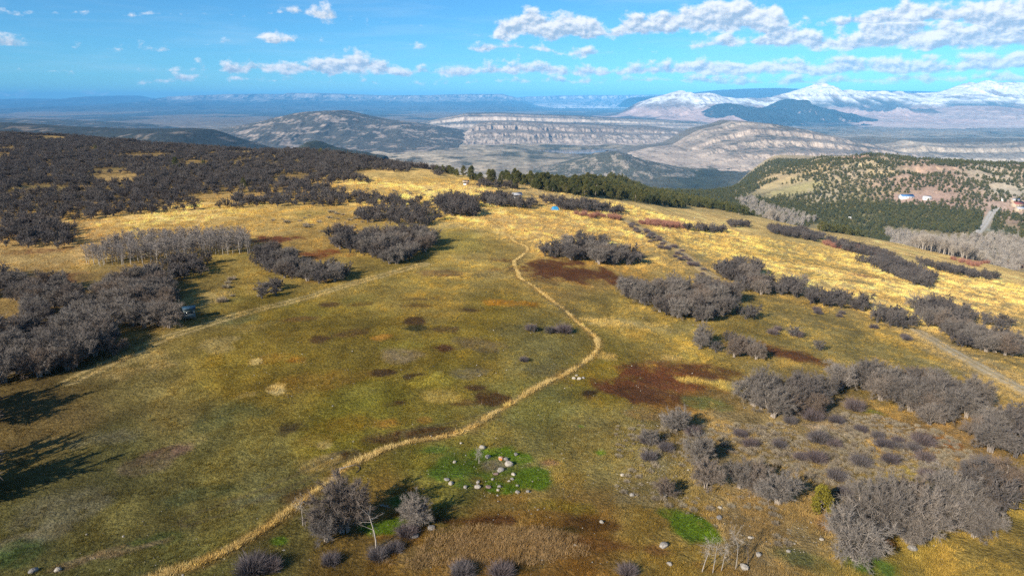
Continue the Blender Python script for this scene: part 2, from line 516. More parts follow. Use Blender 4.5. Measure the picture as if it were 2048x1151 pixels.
# patches: x, y, half width, half height (pixels of the photograph), colour, strength
PATCHES = [
    (1120, 540, 95, 22, REDB, 1.1), (1180, 552, 80, 16, REDB, .9), (885, 546, 40, 6, (.15, .05, .016), 1.1), (1005, 520, 45, 6, REDB, .8), (990, 540, 25, 6, REDB, .7), (1090, 560, 40, 8, REDB, .5),
    (1240, 778, 80, 20, REDB, 1.0), (1340, 760, 100, 26, (.15, .055, .02), .9), (1400, 740, 60, 18, REDB, .7), (1180, 783, 25, 7, (.05, .03, .012), .9), (1300, 790, 90, 14, (.09, .04, .016), .7),
    (1540, 700, 70, 14, (.12, .045, .016), .8), (1600, 715, 60, 10, (.13, .055, .02), .8), (1470, 690, 40, 10, REDB, .6), (545, 478, 45, 7, (.16, .055, .02), 1.), (640, 508, 50, 9, (.20, .07, .02), 1.),
    (100, 560, 50, 8, (.16, .07, .03), .7), (85, 503, 55, 5, (.17, .07, .03), .8), (660, 560, 40, 6, (.16, .08, .03), .5),
    (640, 676, 26, 9, (.085, .048, .014), 1.), (700, 668, 40, 8, (.12, .07, .02), .8), (830, 641, 26, 8, (.08, .045, .014), 1.1), (832, 656, 24, 6, (.05, .045, .014), 1.), (890, 658, 32, 7, (.12, .075, .02), .9),
    (888, 696, 23, 9, (.085, .04, .013), 1.2), (768, 745, 20, 7, (.06, .035, .012), 1.2), (832, 753, 22, 7, (.07, .045, .013), 1.1), (950, 775, 25, 7, (.08, .045, .014), 1.), (800, 804, 28, 9, (.085, .05, .016), 1.),
    (985, 797, 46, 16, (.075, .042, .014), 1.1), (930, 805, 40, 9, (.11, .06, .02), .6), (840, 870, 80, 16, (.085, .048, .017), 1.), (760, 880, 50, 12, (.10, .06, .02), .8), (690, 912, 50, 10, (.08, .05, .018), 1.),
    (600, 990, 40, 10, (.10, .06, .02), .6), (655, 608, 22, 5, (.11, .065, .02), .8), (725, 609, 28, 5, (.13, .08, .02), .7), (935, 620, 20, 5, (.10, .06, .016), .9), (838, 612, 45, 8, (.15, .09, .022), .8),
    (850, 597, 60, 6, (.15, .095, .03), .6), (600, 637, 30, 5, (.14, .08, .022), .7), (575, 858, 25, 10, (.07, .05, .016), .9),
    (1000, 604, 38, 9, (.34, .165, .018), 1.), (1050, 607, 26, 6, (.31, .16, .02), .8), (755, 675, 20, 6, (.33, .165, .025), .8), (590, 720, 25, 6, (.30, .15, .02), .7), (540, 716, 30, 8, (.26, .145, .02), .6),
    (640, 760, 70, 18, (.21, .125, .02), .6), (780, 845, 30, 10, (.25, .13, .02), .7), (850, 838, 18, 8, (.24, .12, .018), .8), (700, 850, 50, 14, (.24, .16, .02), .6), (640, 880, 40, 12, (.22, .15, .03), .5),
    (880, 795, 44, 13, (.36, .27, .07), 1.), (870, 762, 40, 12, (.27, .22, .035), .9), (730, 780, 50, 12, (.20, .17, .03), .6), (545, 778, 16, 8, (.50, .37, .14), 1.), (500, 790, 25, 7, (.33, .24, .07), .8),
    (435, 690, 30, 16, (.34, .25, .08), .9), (290, 715, 45, 18, (.34, .25, .085), .8), (250, 745, 50, 12, (.30, .22, .08), .7), (510, 722, 10, 5, (.5, .36, .12), .9), (650, 890, 16, 7, (.38, .29, .10), .9),
    (640, 925, 40, 14, (.30, .22, .08), .7), (390, 880, 25, 8, (.22, .18, .06), .6), (400, 600, 60, 14, (.40, .29, .10), .8), (470, 655, 60, 10, (.24, .18, .06), .5),
    (1240, 645, 90, 10, (.46, .34, .12), 1.), (1330, 655, 70, 9, (.40, .30, .10), .8), (1390, 762, 50, 9, (.46, .34, .10), .9), (1350, 715, 20, 6, (.44, .32, .11), .8), (1470, 775, 60, 10, (.42, .32, .09), .8),
    (1210, 712, 22, 8, (.42, .30, .10), .8), (1390, 655, 60, 20, (.33, .25, .07), .6), (960, 515, 60, 10, (.34, .25, .08), .7), (910, 450, 40, 6, (.50, .37, .14), .9), (870, 540, 60, 12, (.34, .25, .08), .5),
    (990, 545, 60, 10, (.38, .27, .09), .6), (1090, 450, 120, 22, (.56, .37, .13), .9), (1040, 420, 100, 10, (.50, .34, .10), .7), (1200, 470, 60, 12, (.42, .28, .09), .7),
    (850, 360, 110, 9, (.52, .36, .12), .9), (790, 350, 70, 8, (.50, .35, .12), .8), (760, 385, 90, 8, (.48, .33, .11), .8), (440, 450, 150, 14, (.48, .32, .10), .9), (560, 462, 40, 8, (.50, .34, .11), .8),
    (250, 355, 60, 7, (.44, .29, .10), .9), (450, 392, 80, 6, (.44, .29, .10), .9), (680, 376, 50, 8, (.48, .32, .10), .9), (60, 515, 70, 9, (.46, .32, .12), .8), (100, 525, 80, 8, (.40, .28, .11), .6),
    (960, 935, 100, 30, (.085, .125, .014), .8), (1060, 955, 34, 18, GREEN, 1.2), (1000, 975, 40, 12, GREEN, 1.1), (985, 905, 40, 10, (.08, .19, .012), .9), (880, 945, 40, 18, (.07, .13, .012), .8), (930, 970, 40, 12, (.06, .14, .012), .9), (1040, 915, 30, 14, (.07, .17, .010), .9),
    (990, 930, 30, 12, (.19, .16, .10), .8), (870, 900, 60, 12, (.09, .13, .02), .7), (760, 1055, 40, 14, (.055, .16, .010), 1.1), (800, 1000, 30, 14, (.07, .12, .02), .7), (560, 1080, 16, 7, (.07, .15, .012), .8),
    (1385, 1055, 56, 22, GREEN, 1.2), (1340, 1030, 36, 12, (.06, .15, .015), .9), (1425, 1075, 26, 12, (.05, .16, .008), 1.), (1160, 852, 10, 5, (.10, .24, .02), 1.), (1200, 905, 12, 5, (.10, .19, .02), .9),
    (1740, 1130, 60, 16, (.09, .14, .025), .8), (1620, 1120, 60, 20, (.13, .135, .05), .7), (1420, 805, 50, 14, (.15, .15, .045), .8), (1730, 820, 24, 7, (.22, .21, .04), .9),
    (330, 905, 46, 12, (.12, .075, .045), .8), (290, 930, 50, 16, (.12, .09, .05), .6), (220, 870, 50, 12, (.15, .135, .075), .6), (150, 1010, 80, 26, (.14, .125, .07), .6), (60, 1080, 60, 14, (.19, .165, .10), .7),
    (30, 1110, 50, 18, (.06, .085, .025), .8), (290, 1085, 50, 12, (.075, .085, .02), .8), (420, 985, 80, 14, (.075, .085, .03), .6), (500, 1000, 60, 8, (.13, .125, .06), .6),
    (180, 1115, 55, 5, (.24, .175, .10), .8), (260, 1100, 40, 5, (.22, .16, .09), .7), (460, 830, 60, 24, (.10, .105, .035), .5), (480, 640, 50, 14, (.13, .13, .05), .6), (800, 690, 40, 10, (.20, .17, .03), .6),
    (960, 690, 60, 14, (.17, .125, .06), .6), (800, 710, 40, 12, (.20, .15, .085), .6), (940, 745, 40, 12, (.15, .125, .08), .5), (1020, 660, 40, 14, (.13, .115, .045), .6), (1100, 740, 60, 14, (.14, .12, .05), .5),
    (980, 1015, 90, 9, (.20, .14, .04), .7), (960, 1040, 70, 12, (.095, .045, .014), .9), (1180, 1050, 90, 16, (.10, .052, .014), .8), (1130, 1060, 40, 10, (.06, .045, .012), .7), (1220, 1090, 90, 14, (.15, .072, .022), .7),
    (1130, 1015, 70, 14, (.19, .14, .022), .7), (1000, 1090, 130, 26, (.25, .16, .065), .8), (1040, 1070, 60, 12, (.27, .18, .08), .7), (1060, 1130, 40, 12, (.075, .05, .015), .8), (850, 1110, 60, 18, (.21, .14, .05), .7), (760, 1090, 60, 12, (.085, .06, .02), .7),
    (1280, 1000, 60, 14, (.20, .155, .075), .6), (1440, 1140, 60, 10, (.20, .12, .03), .7), (1690, 1050, 60, 26, (.23, .12, .05), .6), (1880, 880, 30, 10, (.28, .12, .035), .8), (1990, 960, 40, 14, (.28, .13, .04), .8), (1760, 1080, 30, 12, (.26, .12, .035), .8),
    (1100, 925, 20, 6, (.24, .15, .07), .8), (1290, 830, 30, 8, (.26, .17, .07), .6), (1690, 860, 50, 10, (.30, .23, .15), .8), (1640, 855, 26, 4, (.46, .36, .26), .7),
    (1740, 700, 160, 30, (.22, .18, .06), .5), (1850, 720, 30, 8, (.36, .28, .10), .7), (1600, 640, 60, 9, (.34, .25, .08), .7), (1900, 645, 60, 8, (.40, .29, .12), .5), (1990, 620, 60, 12, (.46, .33, .13), .6),
    (1800, 600, 120, 12, (.48, .32, .10), .6), (1650, 530, 120, 12, (.30, .21, .07), .6), (1560, 520, 80, 9, (.42, .29, .09), .6), (1720, 550, 26, 4, (.34, .15, .07), .7), (1960, 560, 50, 8, (.50, .36, .13), .7), (2030, 530, 30, 5, (.36, .17, .08), .7),
    (1540, 375, 80, 9, (.46, .37, .19), 1.2), (1600, 378, 50, 7, (.42, .36, .16), 1.1), (1560, 350, 90, 10, (.50, .37, .19), 1.), (1640, 335, 40, 6, (.50, .37, .19), .8), (1700, 317, 40, 4, (.46, .29, .20), .9),
    (1985, 350, 50, 18, (.50, .41, .29), 1.), (1900, 385, 60, 14, (.42, .29, .22), .6), (1840, 398, 70, 5, (.46, .31, .24), .9), (2010, 410, 50, 12, (.44, .32, .25), .8), (2030, 385, 40, 6, (.48, .42, .32), .9), (1690, 345, 30, 5, (.48, .38, .26), .8),
    (1800, 365, 60, 6, (.42, .29, .21), .7), (1645, 390, 40, 9, (.46, .38, .24), .8), (1985, 450, 8, 20, (.46, .42, .38), .3), (2010, 463, 60, 3, (.30, .30, .22), .8), (1630, 420, 22, 4, (.44, .34, .20), .9), (1850, 310, 60, 3, (.34, .36, .28), .9),
]
SEED_PATH = [(972, 433), (990, 446), (1012, 462), (1030, 484), (1055, 495), (1046, 510), (1028, 524), (1036, 545), (1040, 556), (1072, 576), (1100, 598), (1128, 618), (1150, 640), (1180, 664), (1195, 682), (1192, 702), (1172, 722), (1130, 748), (1080, 772), (1030, 802),
             (980, 832), (930, 860), (880, 874), (830, 882), (790, 892), (735, 914), (690, 936), (650, 968), (605, 1002), (560, 1036), (500, 1076), (440, 1108), (380, 1134), (320, 1150), (250, 1180)]
TWO_TRACK = [(850, 528), (760, 552), (680, 574), (600, 598), (520, 618), (440, 640), (380, 660), (330, 676), (270, 703), (210, 730), (140, 762)]
GRAVEL_UP = [(1246, 438), (1290, 460), (1330, 484), (1372, 512), (1410, 542), (1432, 556)]
GRAVEL_LOW = [(1828, 658), (1870, 682), (1920, 712), (1980, 745), (2060, 788), (2160, 840)]
TRACKS = [[(985, 830), (900, 852), (820, 866)], [(1040, 520), (1010, 540), (970, 550), (900, 560)], [(700, 905), (600, 955), (480, 1005), (380, 1040)], [(1290, 460), (1340, 510), (1400, 545)]]


def ang(X, Y):
    return np.degrees(np.arctan2(X, Y)), np.log(np.maximum(np.hypot(X, Y), 1.0))


_zp = G([z[0] for z in ZONES], [z[1] for z in ZONES])
_za, _zr = ang(_zp[:, 0], _zp[:, 1])
_zc = np.array([z[2] for z in ZONES])
_zc = np.where(_zc[:, :1] > .33, _zc * 1.14, _zc * np.array([1, .98, .80]))
# fresh grass leans to yellow-green
PATCHES = [(x, y, rx, ry, (max(c[0], .62 * c[1]), c[1], c[2]) if c[1] > 1.12 * c[0] else c, s) for (x, y, rx, ry, c, s) in PATCHES]
_pp = G([p[0] for p in PATCHES], [p[1] for p in PATCHES])
PATHW = smooth_line(Gp(SEED_PATH), 5)
TWOW = smooth_line(Gp(TWO_TRACK), 5)
GRUP = smooth_line(Gp(GRAVEL_UP), 6)
GRLO = smooth_line(Gp(GRAVEL_LOW), 6)
TRW = [smooth_line(Gp(t), 5) for t in TRACKS]


def ground_col(X, Y):
    """the ground's own colour at points of the land"""
    X = np.asarray(X, float).ravel()
    Y = np.asarray(Y, float).ravel()
    wx = X + 9 * (fbm(X / 22, Y / 22, 31, 3) - 0.5)
    wy = Y + 16 * (fbm(X / 22, Y / 22, 41, 3) - 0.5)
    a, lr = ang(wx, wy)
    num = np.zeros((len(X), 3))
    den = np.zeros(len(X))
    for i in range(len(ZONES)):
        d2 = ((a - _za[i]) / 3.2) ** 2 + ((lr - _zr[i]) / 0.13) ** 2
        w = 1.0 / (d2 + 0.12) ** 2
        num += w[:, None] * _zc[i]
        den += w
    c = num / den[:, None]
    r = np.hypot(X, Y)
    # broad drifts of greener and drier grass
    n1 = fbm(X / 11, Y / 17, 51, 4)
    n2 = fbm(X / 3.5, Y / 4.5, 61, 3)
    c = c * (1 + 0.75 * (n1 - 0.5)[:, None]) * (1 + 0.85 * (n2 - 0.5)[:, None])
    dry = sstep(0.56, 0.74, fbm(X / 6, Y / 9, 71, 4))[:, None]
    c = c * (1 - 0.42 * dry) + 0.42 * dry * c * np.array([1.65, 1.5, 1.25])
    grn = sstep(0.58, 0.78, fbm(X / 13, Y / 20, 81, 3))[:, None]
    c = c * (1 - 0.45 * grn) + 0.45 * grn * c * np.array([0.74, 0.90, 0.82])
    ed = fbm(X / 3.2, Y / 4.2, 91, 4) - 0.5
    fine = fbm(X / 1.1, Y / 1.3, 95, 3)
    for i, (px, py, rx, ry, col, st) in enumerate(PATCHES):
        x0, y0, z0 = _pp[i]
        dist = math.sqrt(x0 * x0 + y0 * y0 + (CAMZ - z0) ** 2)
        ra = rx * dist / FPX
        rb = ry * dist / FPX / max((CAMZ - z0) / dist, 0.07)
        # axes across and along the line of sight
        L = math.hypot(x0, y0)
        ux, uy = x0 / L, y0 / L
        along = (X - x0) * ux + (Y - y0) * uy
        across = (X - x0) * uy - (Y - y0) * ux
        m = (np.abs(across) < 2 * ra) & (np.abs(along) < 2 * rb)
        if not m.any():
            continue
        q = np.sqrt((across[m] / ra) ** 2 + (along[m] / rb) ** 2)
        e = ed[m] * (1.7 if r[m].mean() < 400 else 1.0) + .7 * (fine[m] - .5)
        f = np.clip(st * 1.35 * sstep(1.22, 0.55, q + e) * np.clip(.12 + 1.55 * fine[m], .2, 1.0), 0, 1)[:, None]
        c[m] = c[m] * (1 - f) + np.array(col) * (0.88 + 0.5 * (n2[m] - 0.5))[:, None] * f

    def stroke(line, width, col, soft=0.5, st=1.0, off=None):
        nonlocal c
        lo, hi = line.min(0) - 8 * width - 4, line.max(0) + 8 * width + 4
        m = (X > lo[0]) & (X < hi[0]) & (Y > lo[1]) & (Y < hi[1])
        if not m.any():
            return
        d = line_dist(X[m], Y[m], line)
        if off is not None:
            d = np.abs(d - off)
        d = d + width * 1.1 * ed[m]
        f = (st * sstep(width * (1 + soft), width * (1 - soft), d))[:, None]
        c[m] = c[m] * (1 - f) + np.array(col) * (0.85 + 0.6 * (n2[m] - 0.2))[:, None] * f
    stroke(PATHW, 0.8, (.18, .115, .042), 0.8, .6)
    stroke(PATHW, 0.20, (.50, .34, .12), 0.6, .9)
    stroke(TWOW, 1.7, (.20, .16, .06), 0.5, .5)
    stroke(TWOW, 0.30, (.42, .31, .13), 0.6, .9, off=0.8)
    for t in TRW:
        stroke(t, 0.22, (.10, .08, .035), 0.6, .8, off=0.8)
    stroke(GRUP, 6.0, (.30, .22, .09), 0.5, .8)
    stroke(GRLO, 5.0, (.34, .25, .11), 0.5, .8)
    # pale stones and tufts too small to build
    return np.clip(c, 0.004, 0.8)


def build_ground():
    fine = np.radians(np.linspace(-50, 50, 720))
    back = np.radians(np.arange(56, 305, 6.0))
    A = np.concatenate([fine, back, [fine[0] + 2 * math.pi]])
    R = np.concatenate([[0.5, 8, 16], np.exp(np.linspace(math.log(26), math.log(2600), 800))])
    AA, RR = np.meshgrid(A, R)
    X, Y = RR * np.sin(AA), RR * np.cos(AA)
    Z = ground_h(X, Y)
    sh = X.shape
    d = line_dist(X.ravel(), Y.ravel(), GRLO).reshape(sh)
    near = sstep(900, 40, RR)
    Z = Z + 0.16 * (fbm(X / 1.7, Y / 1.7, 101, 2) - 0.5) * near * sstep(2.5, 6, d)
    c = ground_col(X, Y)
    me = mesh_from("ground", np.stack([X, Y, Z], -1).reshape(-1, 3), grid_faces(*sh)[:, ::-1], MAT_GROUND, True, c)
    o = obj("ground", me)
    tag(o, "grassy plateau with golden, olive and red-brown patches", kind="structure")


MAT_GROUND = mat_land("ground_grass", (0.35, 1.6, 5.0), (0.24, 0.46, 0.60), 0.36, 2.6)
build_ground()


def drape_strip(name, line, width, lift, mat, label, cols):
    P = smooth_line(line, 6)
    T = np.gradient(P, axis=0)
    T /= np.linalg.norm(T, axis=1)[:, None] + 1e-9
    N = np.stack([T[:, 1], -T[:, 0]], 1)
    w = np.linspace(-1, 1, 9)
    V, C = [], []
    for i in range(len(P)):
        for s in w:
            ww = width * (1 + 0.22 * (vnoise(i * 0.35, s * 3, 7) - 0.5) * abs(s))
            q = P[i] + N[i] * s * ww
            rut = -0.10 * math.exp(-((abs(s) - 0.45) / 0.16) ** 2)
            V.append((q[0], q[1], float(ground_h(q[0], q[1])) + lift + rut - (0.25 if abs(s) > 0.99 else 0)))
            C.append(cols[0] if abs(abs(s) - 0.45) < 0.22 else cols[1])
    V = np.array(V)
    C = np.array(C) * (0.8 + 0.4 * fbm(V[:, 0] / 1.5, V[:, 1] / 1.5, 8, 3))[:, None]
    o = obj(name, mesh_from(name, V, grid_faces(len(P), 9), mat, True, C))
    tag(o, label, kind="structure")


MAT_DIRT = mat_land("track_dirt", (0.8, 3.0), (0.3, 0.35), 0.05, 6.0)
drape_strip("gravel_track", Gp(GRAVEL_LOW), 2.1, 0.16, MAT_DIRT, "pale gravel track running down beside the oak thickets", ((.46, .37, .23), (.36, .27, .13)))
drape_strip("gravel_track", Gp(GRAVEL_UP), 2.4, 0.16, MAT_DIRT, "pale dirt track along the shrub line past the golden meadow", ((.44, .34, .19), (.36, .26, .11)))


# ------------------------------------------------------------------ the wide plain and the far land
_lk = [float(v) for v in ray_dir(1165, 301)]
LAKE = (_lk[0] * (-252 - CAMZ) / _lk[2], _lk[1] * (-252 - CAMZ) / _lk[2])


def build_plain():
    A = np.radians(np.linspace(-56, 56, 620))
    R = np.exp(np.linspace(math.log(1500), math.log(42000), 460))
    AA, RR = np.meshgrid(A, R)
    X, Y = RR * np.sin(AA), RR * np.cos(AA)
    Z = plain_h(X, Y)
    n = fbm(X / 420, Y / 700, 111, 5)
    n2 = fbm(X / 90, Y / 160, 121, 4)
    n3 = fbm(X / 1500, Y / 2600, 131, 4)
    flat = np.array([.24, .205, .155])
    pale = np.array([.46, .38, .27])
    dark = np.array([.075, .075, .055])
    s = sstep(0.46, 0.60, n2 * 0.5 + n * 0.5)[..., None]
    c = flat * (1 - s) + dark * s
    s = sstep(0.53, 0.60, n * 0.55 + n2 * 0.45)[..., None] * sstep(0.3, 0.5, fbm(X / 30, Y / 60, 141, 3))[..., None]
    a = np.degrees(AA)
    # pale badlands below the plateau, dark scrub further left and ahead
    bad = np.exp(-(((a + 13) / 9) ** 2)) * sstep(2200, 3000, RR) * (1 - sstep(4200, 5600, RR))
    p = (sstep(0.50, 0.62, fbm(X / 120, Y / 110, 151, 4, ridged=True) + 0.12 * bad - 0.06) * (0.35 + 0.65 * bad))[..., None]
    c = c * (1 - p) + pale * p
    far = sstep(5500, 11000, RR)[..., None]
    rng = np.array([.22, .175, .13]) * (0.75 + 0.7 * (n3[..., None] - 0.3))
    dk = sstep(0.47, 0.55, n3 * .6 + .4 * fbm(X / 500, Y / 1100, 137, 4))[..., None]
    rng = rng * (1 - dk) + np.array([.06, .065, .06]) * dk
    c = c * (1 - far) + rng * far
    # the strip of woodland at the foot of the wooded hill
    fo = (np.exp(-(((a - 15) / 6.5) ** 2)) * (1 - sstep(2900, 3300, RR)))[..., None]
    c = c * (1 - fo) + np.array([.045, .048, .028]) * fo
    me = mesh_from("plain", np.stack([X, Y, Z], -1).reshape(-1, 3), grid_faces(*X.shape)[:, ::-1], MAT_PLAIN, True, c.reshape(-1, 3))
    tag(obj("plain", me), "wide dry plain with scrub and pale badlands", kind="structure")
    # reservoir
    th = np.linspace(0, 2 * math.pi, 48, endpoint=False)
    L = np.stack([LAKE[0] + 480 * np.cos(th), LAKE[1] + 340 * np.sin(th)], 1)
    cen = np.array(LAKE)
    zt = -258.0
    V = np.vstack([[cen[0], cen[1], zt]] + [[q[0], q[1], zt] for q in L])
    F = np.array([[0, 1 + i, 1 + (i + 1) % len(L)] for i in range(len(L))])
    m, t, b = new_mat("lake_water", 0.08, 0.5)
    b.inputs['Base Color'].default_value = (.02, .035, .06, 1)
    tag(obj("reservoir", mesh_from("reservoir", V, F, m)), "narrow grey-blue reservoir below the cliffs", kind="structure")


def plain_h(X, Y):
    r = np.hypot(X, Y)
    h = -246 + 10 * (fbm(X / 500, Y / 600, 161, 3) - 0.5) * sstep(1800, 3000, r)
    h = h + 20 * (fbm(X / 130, Y / 150, 171, 4, ridged=True) - 0.62) * sstep(1900, 2600, r)
    h = h + 60 * (fbm(X / 1800, Y / 2600, 181, 3) - 0.5) * sstep(5000, 12000, r)
    h = h - 30 * (1 - sstep(1500, 1900, r))
    q = np.hypot((X - LAKE[0]) / 330, (Y - LAKE[1]) / 230) + 0.7 * (fbm(X / 120, Y / 120, 191, 3) - 0.5)
    return h + (-268 - h) * sstep(1.35, 0.75, q)


MAT_PLAIN = mat_land("plain_scrub", (0.004, 0.02, 0.07), (0.25, 0.45, 0.45), 3.0, 0.03)
build_plain()


def at_dist(px, py, D):
    """X and Z of a point of the photograph lying D metres ahead"""
    dx, dy, dz = ray_dir(px, py)
    k = D / dy
    return dx * k, CAMZ + dz * k


def ridge(name, label, D, top, zb, front, back, prof, colf, mat, nu=420, nv=90, seed=0, gul=0.12, gs=1.0, rough=0.02, drop=1.0, back_flat=True):
    """a hill, mesa or range: crest line as seen in the photograph at a distance D, with slopes in front and behind"""
    top = np.array(top, float)
    tx, tz = at_dist(top[:, 0], top[:, 1], D)
    W = tx[-1] - tx[0]
    x = np.linspace(tx[0], tx[-1], nu)
    zt = np.interp(x, tx, tz)
    H = max(zt.max() - zb, 1.0)
    zt = zt + rough * H * (fbm(x / (H * 1.2), x * 0, seed + 1, 5) - 0.5) * 2
    vf = np.linspace(0, 1, int(nv * 0.78))
    vb = np.linspace(0, 1, nv - len(vf) + 1)[1:]
    yf = D - front * (1 - vf)
    yb = D + back * vb
    X, Yf = np.meshgrid(x, yf)
    g = fbm(X / (H * 0.9 * gs), Yf / (H * 2.6 * gs), seed + 3, 5, 0.55, ridged=True)
    g2 = fbm(X / (H * 3.5 * gs), Yf / (H * 6 * gs), seed + 5, 3)
    v = np.repeat(vf[:, None], nu, 1)
    s = v + gul * (g - 0.62) * (1.15 - 0.75 * v) * sstep(0, 0.12, v) + 1.3 * gul * (g2 - 0.5) * sstep(0, 0.2, v) * sstep(1.0, 0.75, v)
    pr = np.array(prof, float)
    hf = np.interp(np.clip(s, 0, 1), pr[:, 0], pr[:, 1])
    hh = np.maximum(zt - zb, 0.0)[None, :]
    Zf = zb - 25 * (1 - sstep(0, 0.06, v)) + hh * hf + rough * H * 0.6 * (fbm(X / (H * .25), Yf / (H * .25), seed + 7, 3) - 0.5) * sstep(0.02, 0.2, v)
    Xb, Yb = np.meshgrid(x, yb)
    Zb = zb - 25 + (Zf[-1:, :] - zb + 25) * (1 - drop * (sstep(0.25, 1.0, vb) if back_flat else np.sqrt(vb))[:, None]) + rough * H * 0.5 * (fbm(Xb / (H * .4), Yb / (H * .4), seed + 9, 3) - 0.5)
    Xa, Ya, Za = np.vstack([X, Xb]), np.vstack([Yf, Yb]) if False else np.vstack([Yf, Yb]), np.vstack([Zf, Zb])
    # splay outward with distance so that flanks keep their bearing
    hfrac = np.clip((Za - zb) / H, 0, 1.2)
    gy, gx = np.gradient(Za)
    dyv = np.gradient(Ya[:, 0])[:, None]
    slope = np.hypot(gy / np.maximum(dyv, 1e-3), gx / (x[1] - x[0]))
    gg = np.vstack([g, np.repeat(g[-1:], len(vb), 0)])
    vv = np.vstack([v, np.ones_like(Xb)])
    c = colf(Xa, Ya, Za, hfrac, slope, gg, H, vv)
    me = mesh_from(name, np.stack([Xa, Ya, Za], -1).reshape(-1, 3), grid_faces(*Xa.shape), mat, True, np.clip(c.reshape(-1, 3), .005, .9))
    return tag(obj(name, me), label, kind="structure")


def lerp(a, b, f):
    return np.asarray(a) * (1 - f[..., None]) + np.asarray(b) * f[..., None]


def col_cliff(base, band, dark, nb=9.0, veg=0.5, ledge=0.5, dark_top=True, dark_foot=False):
    def f(X, Y, Z, h, s, g, H, v):
        w = h + 0.02 * (fbm(X / H, Y / H, 5, 3) - 0.5)
        st = vnoise(w * nb * 2.0, w * 0, 3) * 0.6 + vnoise(w * nb * 5.3, w * 0, 4) * 0.4
        c = lerp(base, band, sstep(0.35, 0.65, st))
        c = c * (0.82 + 0.36 * fbm(X / (H * .3), Y / (H * .5), 6, 4))[..., None]
        sp = sstep(0.50, 0.62, fbm(X / (H * .12), Y / (H * .22), 8, 4) * 0.6 + 0.4 * fbm(X / (H * .9), Y / (H * 1.5), 9, 3))
        flat = sstep(0.75, 0.25, s)
        c = lerp(c, dark, np.clip(sp * veg * (0.25 + 0.75 * flat) + ledge * flat * sstep(.15, .3, h), 0, 1))
        if dark_foot:
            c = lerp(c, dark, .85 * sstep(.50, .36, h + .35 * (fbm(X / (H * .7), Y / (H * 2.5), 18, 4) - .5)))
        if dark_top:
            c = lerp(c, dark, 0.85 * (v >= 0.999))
        return c
    return f


def col_wood(dark, bare, cut=0.55):
    def f(X, Y, Z, h, s, g, H, v):
        n = fbm(X / (H * .35), Y / (H * .5), 15, 5)
        n2 = fbm(X / (H * .06), Y / (H * .12), 16, 3)
        c = lerp(dark, bare, sstep(cut, cut + 0.12, n * 0.65 + n2 * 0.35))
        return c * (0.8 + 0.4 * n2)[..., None]
    return f


def col_snow(pinkh=0.30, cloud_shade=0.5, seed=1):
    def f(X, Y, Z, h, s, g, H, v):
        n = fbm(X / (H * .28), Y / (H * .5), 25 + seed, 5)
        rock = np.array([.20, .17, .155]) * (0.8 + 0.5 * n)[..., None]
        pk = np.array([.40, .29, .25]) * (0.75 + 0.6 * n)[..., None]
        c = lerp(rock, pk, sstep(pinkh + .12, pinkh - .1, h))
        snow = sstep(pinkh + 0.02, pinkh + 0.16, h + 0.24 * (n - 0.5)) * (0.12 + 0.88 * sstep(0.44, 0.66, g + 0.45 * (n - .5) + 0.22 * (h - .5)))
        st = vnoise(h * 42 + 1.5 * n, X * 0, 3)
        snow = snow * (1 - 0.72 * sstep(0.60, 0.80, st) * sstep(.40, .62, fbm(X / (H * .08), Y / (H * .3), 28, 3)))
        c = lerp(c, (.62, .61, .60), np.clip(snow, 0, 1))
        fo = sstep(0.48, 0.54, fbm(X / (H * 2.2), Y / (H * 4), 29 + seed, 4)) * sstep(pinkh + .36, pinkh + .12, h + .25 * (g - .5)) * cloud_shade  # dark woodland tone painted on the lower slopes to stand for cloud shadows
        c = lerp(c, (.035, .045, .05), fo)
        return c
    return f


MESA = [(0, 0), (.28, .12), (.34, .34), (.50, .42), (.62, .50), (.66, .80), (.80, .86), (.84, .97), (1, 1)]
BUTTE = [(0, 0), (.35, .30), (.42, .42), (.6, .58), (.68, .70), (.9, .92), (1, 1)]
SOFT = [(0, 0), (.25, .12), (.6, .6), (.85, .93), (1, 1)]
RANGE = [(0, 0), (.25, .10), (.42, .21), (.60, .42), (.78, .66), (.92, .87), (1, 1)]
PLATEAU = [(0, 0), (.35, .20), (.55, .36), (.62, .44), (.80, .66), (.86, .94), (1, 1)]
M_MID = mat_land("cliff_rock", (0.006, 0.03, 0.12), (0.15, 0.25, 0.35), 2.5, 0.06)
M_FAR = mat_land("far_rock", (0.0012, 0.006, 0.02), (0.12, 0.2, 0.3), 12.0, 0.012)
M_HILL = mat_land("wooded_slope", (0.01, 0.05, 0.2), (0.2, 0.35, 0.5), 3.0, 0.09)

ZP = -252
GREYP, GREYD, DK = (.40, .325, .265), (.50, .42, .345), (.105, .10, .085)
# nearest first
ridge("dark_hill", "dark wooded hill standing on the plain before the reservoir", 2900, [(1050, 342), (1090, 336), (1130, 327), (1165, 317), (1195, 309), (1222, 306), (1238, 305), (1258, 311), (1290, 321), (1330, 330), (1380, 340)], ZP, 420, 320,
      SOFT, col_wood((.085, .085, .064), (.27, .23, .18), 0.51), M_HILL, 300, 80, 3, .10, 1.0, .03)
ridge("pointed_hill", "small dark pointed hill beyond the plateau edge", 2100, [(545, 315), (580, 302), (600, 290), (613, 283), (625, 285), (650, 296), (690, 305), (760, 318)], ZP, 480, 400,
      SOFT, col_wood((.05, .056, .040), (.20, .17, .12), 0.62), M_HILL, 260, 70, 4, .10, 1.0, .03)
ridge("dark_ridge", "dark wooded ridge dropping away behind the oak scrub", 2600, [(-500, 236), (-250, 240), (0, 250), (120, 257), (260, 262), (340, 260), (380, 263), (420, 277), (470, 292), (520, 304)], ZP, 900, 700,
      SOFT, col_wood((.042, .048, .045), (.17, .14, .11), 0.60), M_HILL, 360, 80, 5, .10, 1.3, .02)
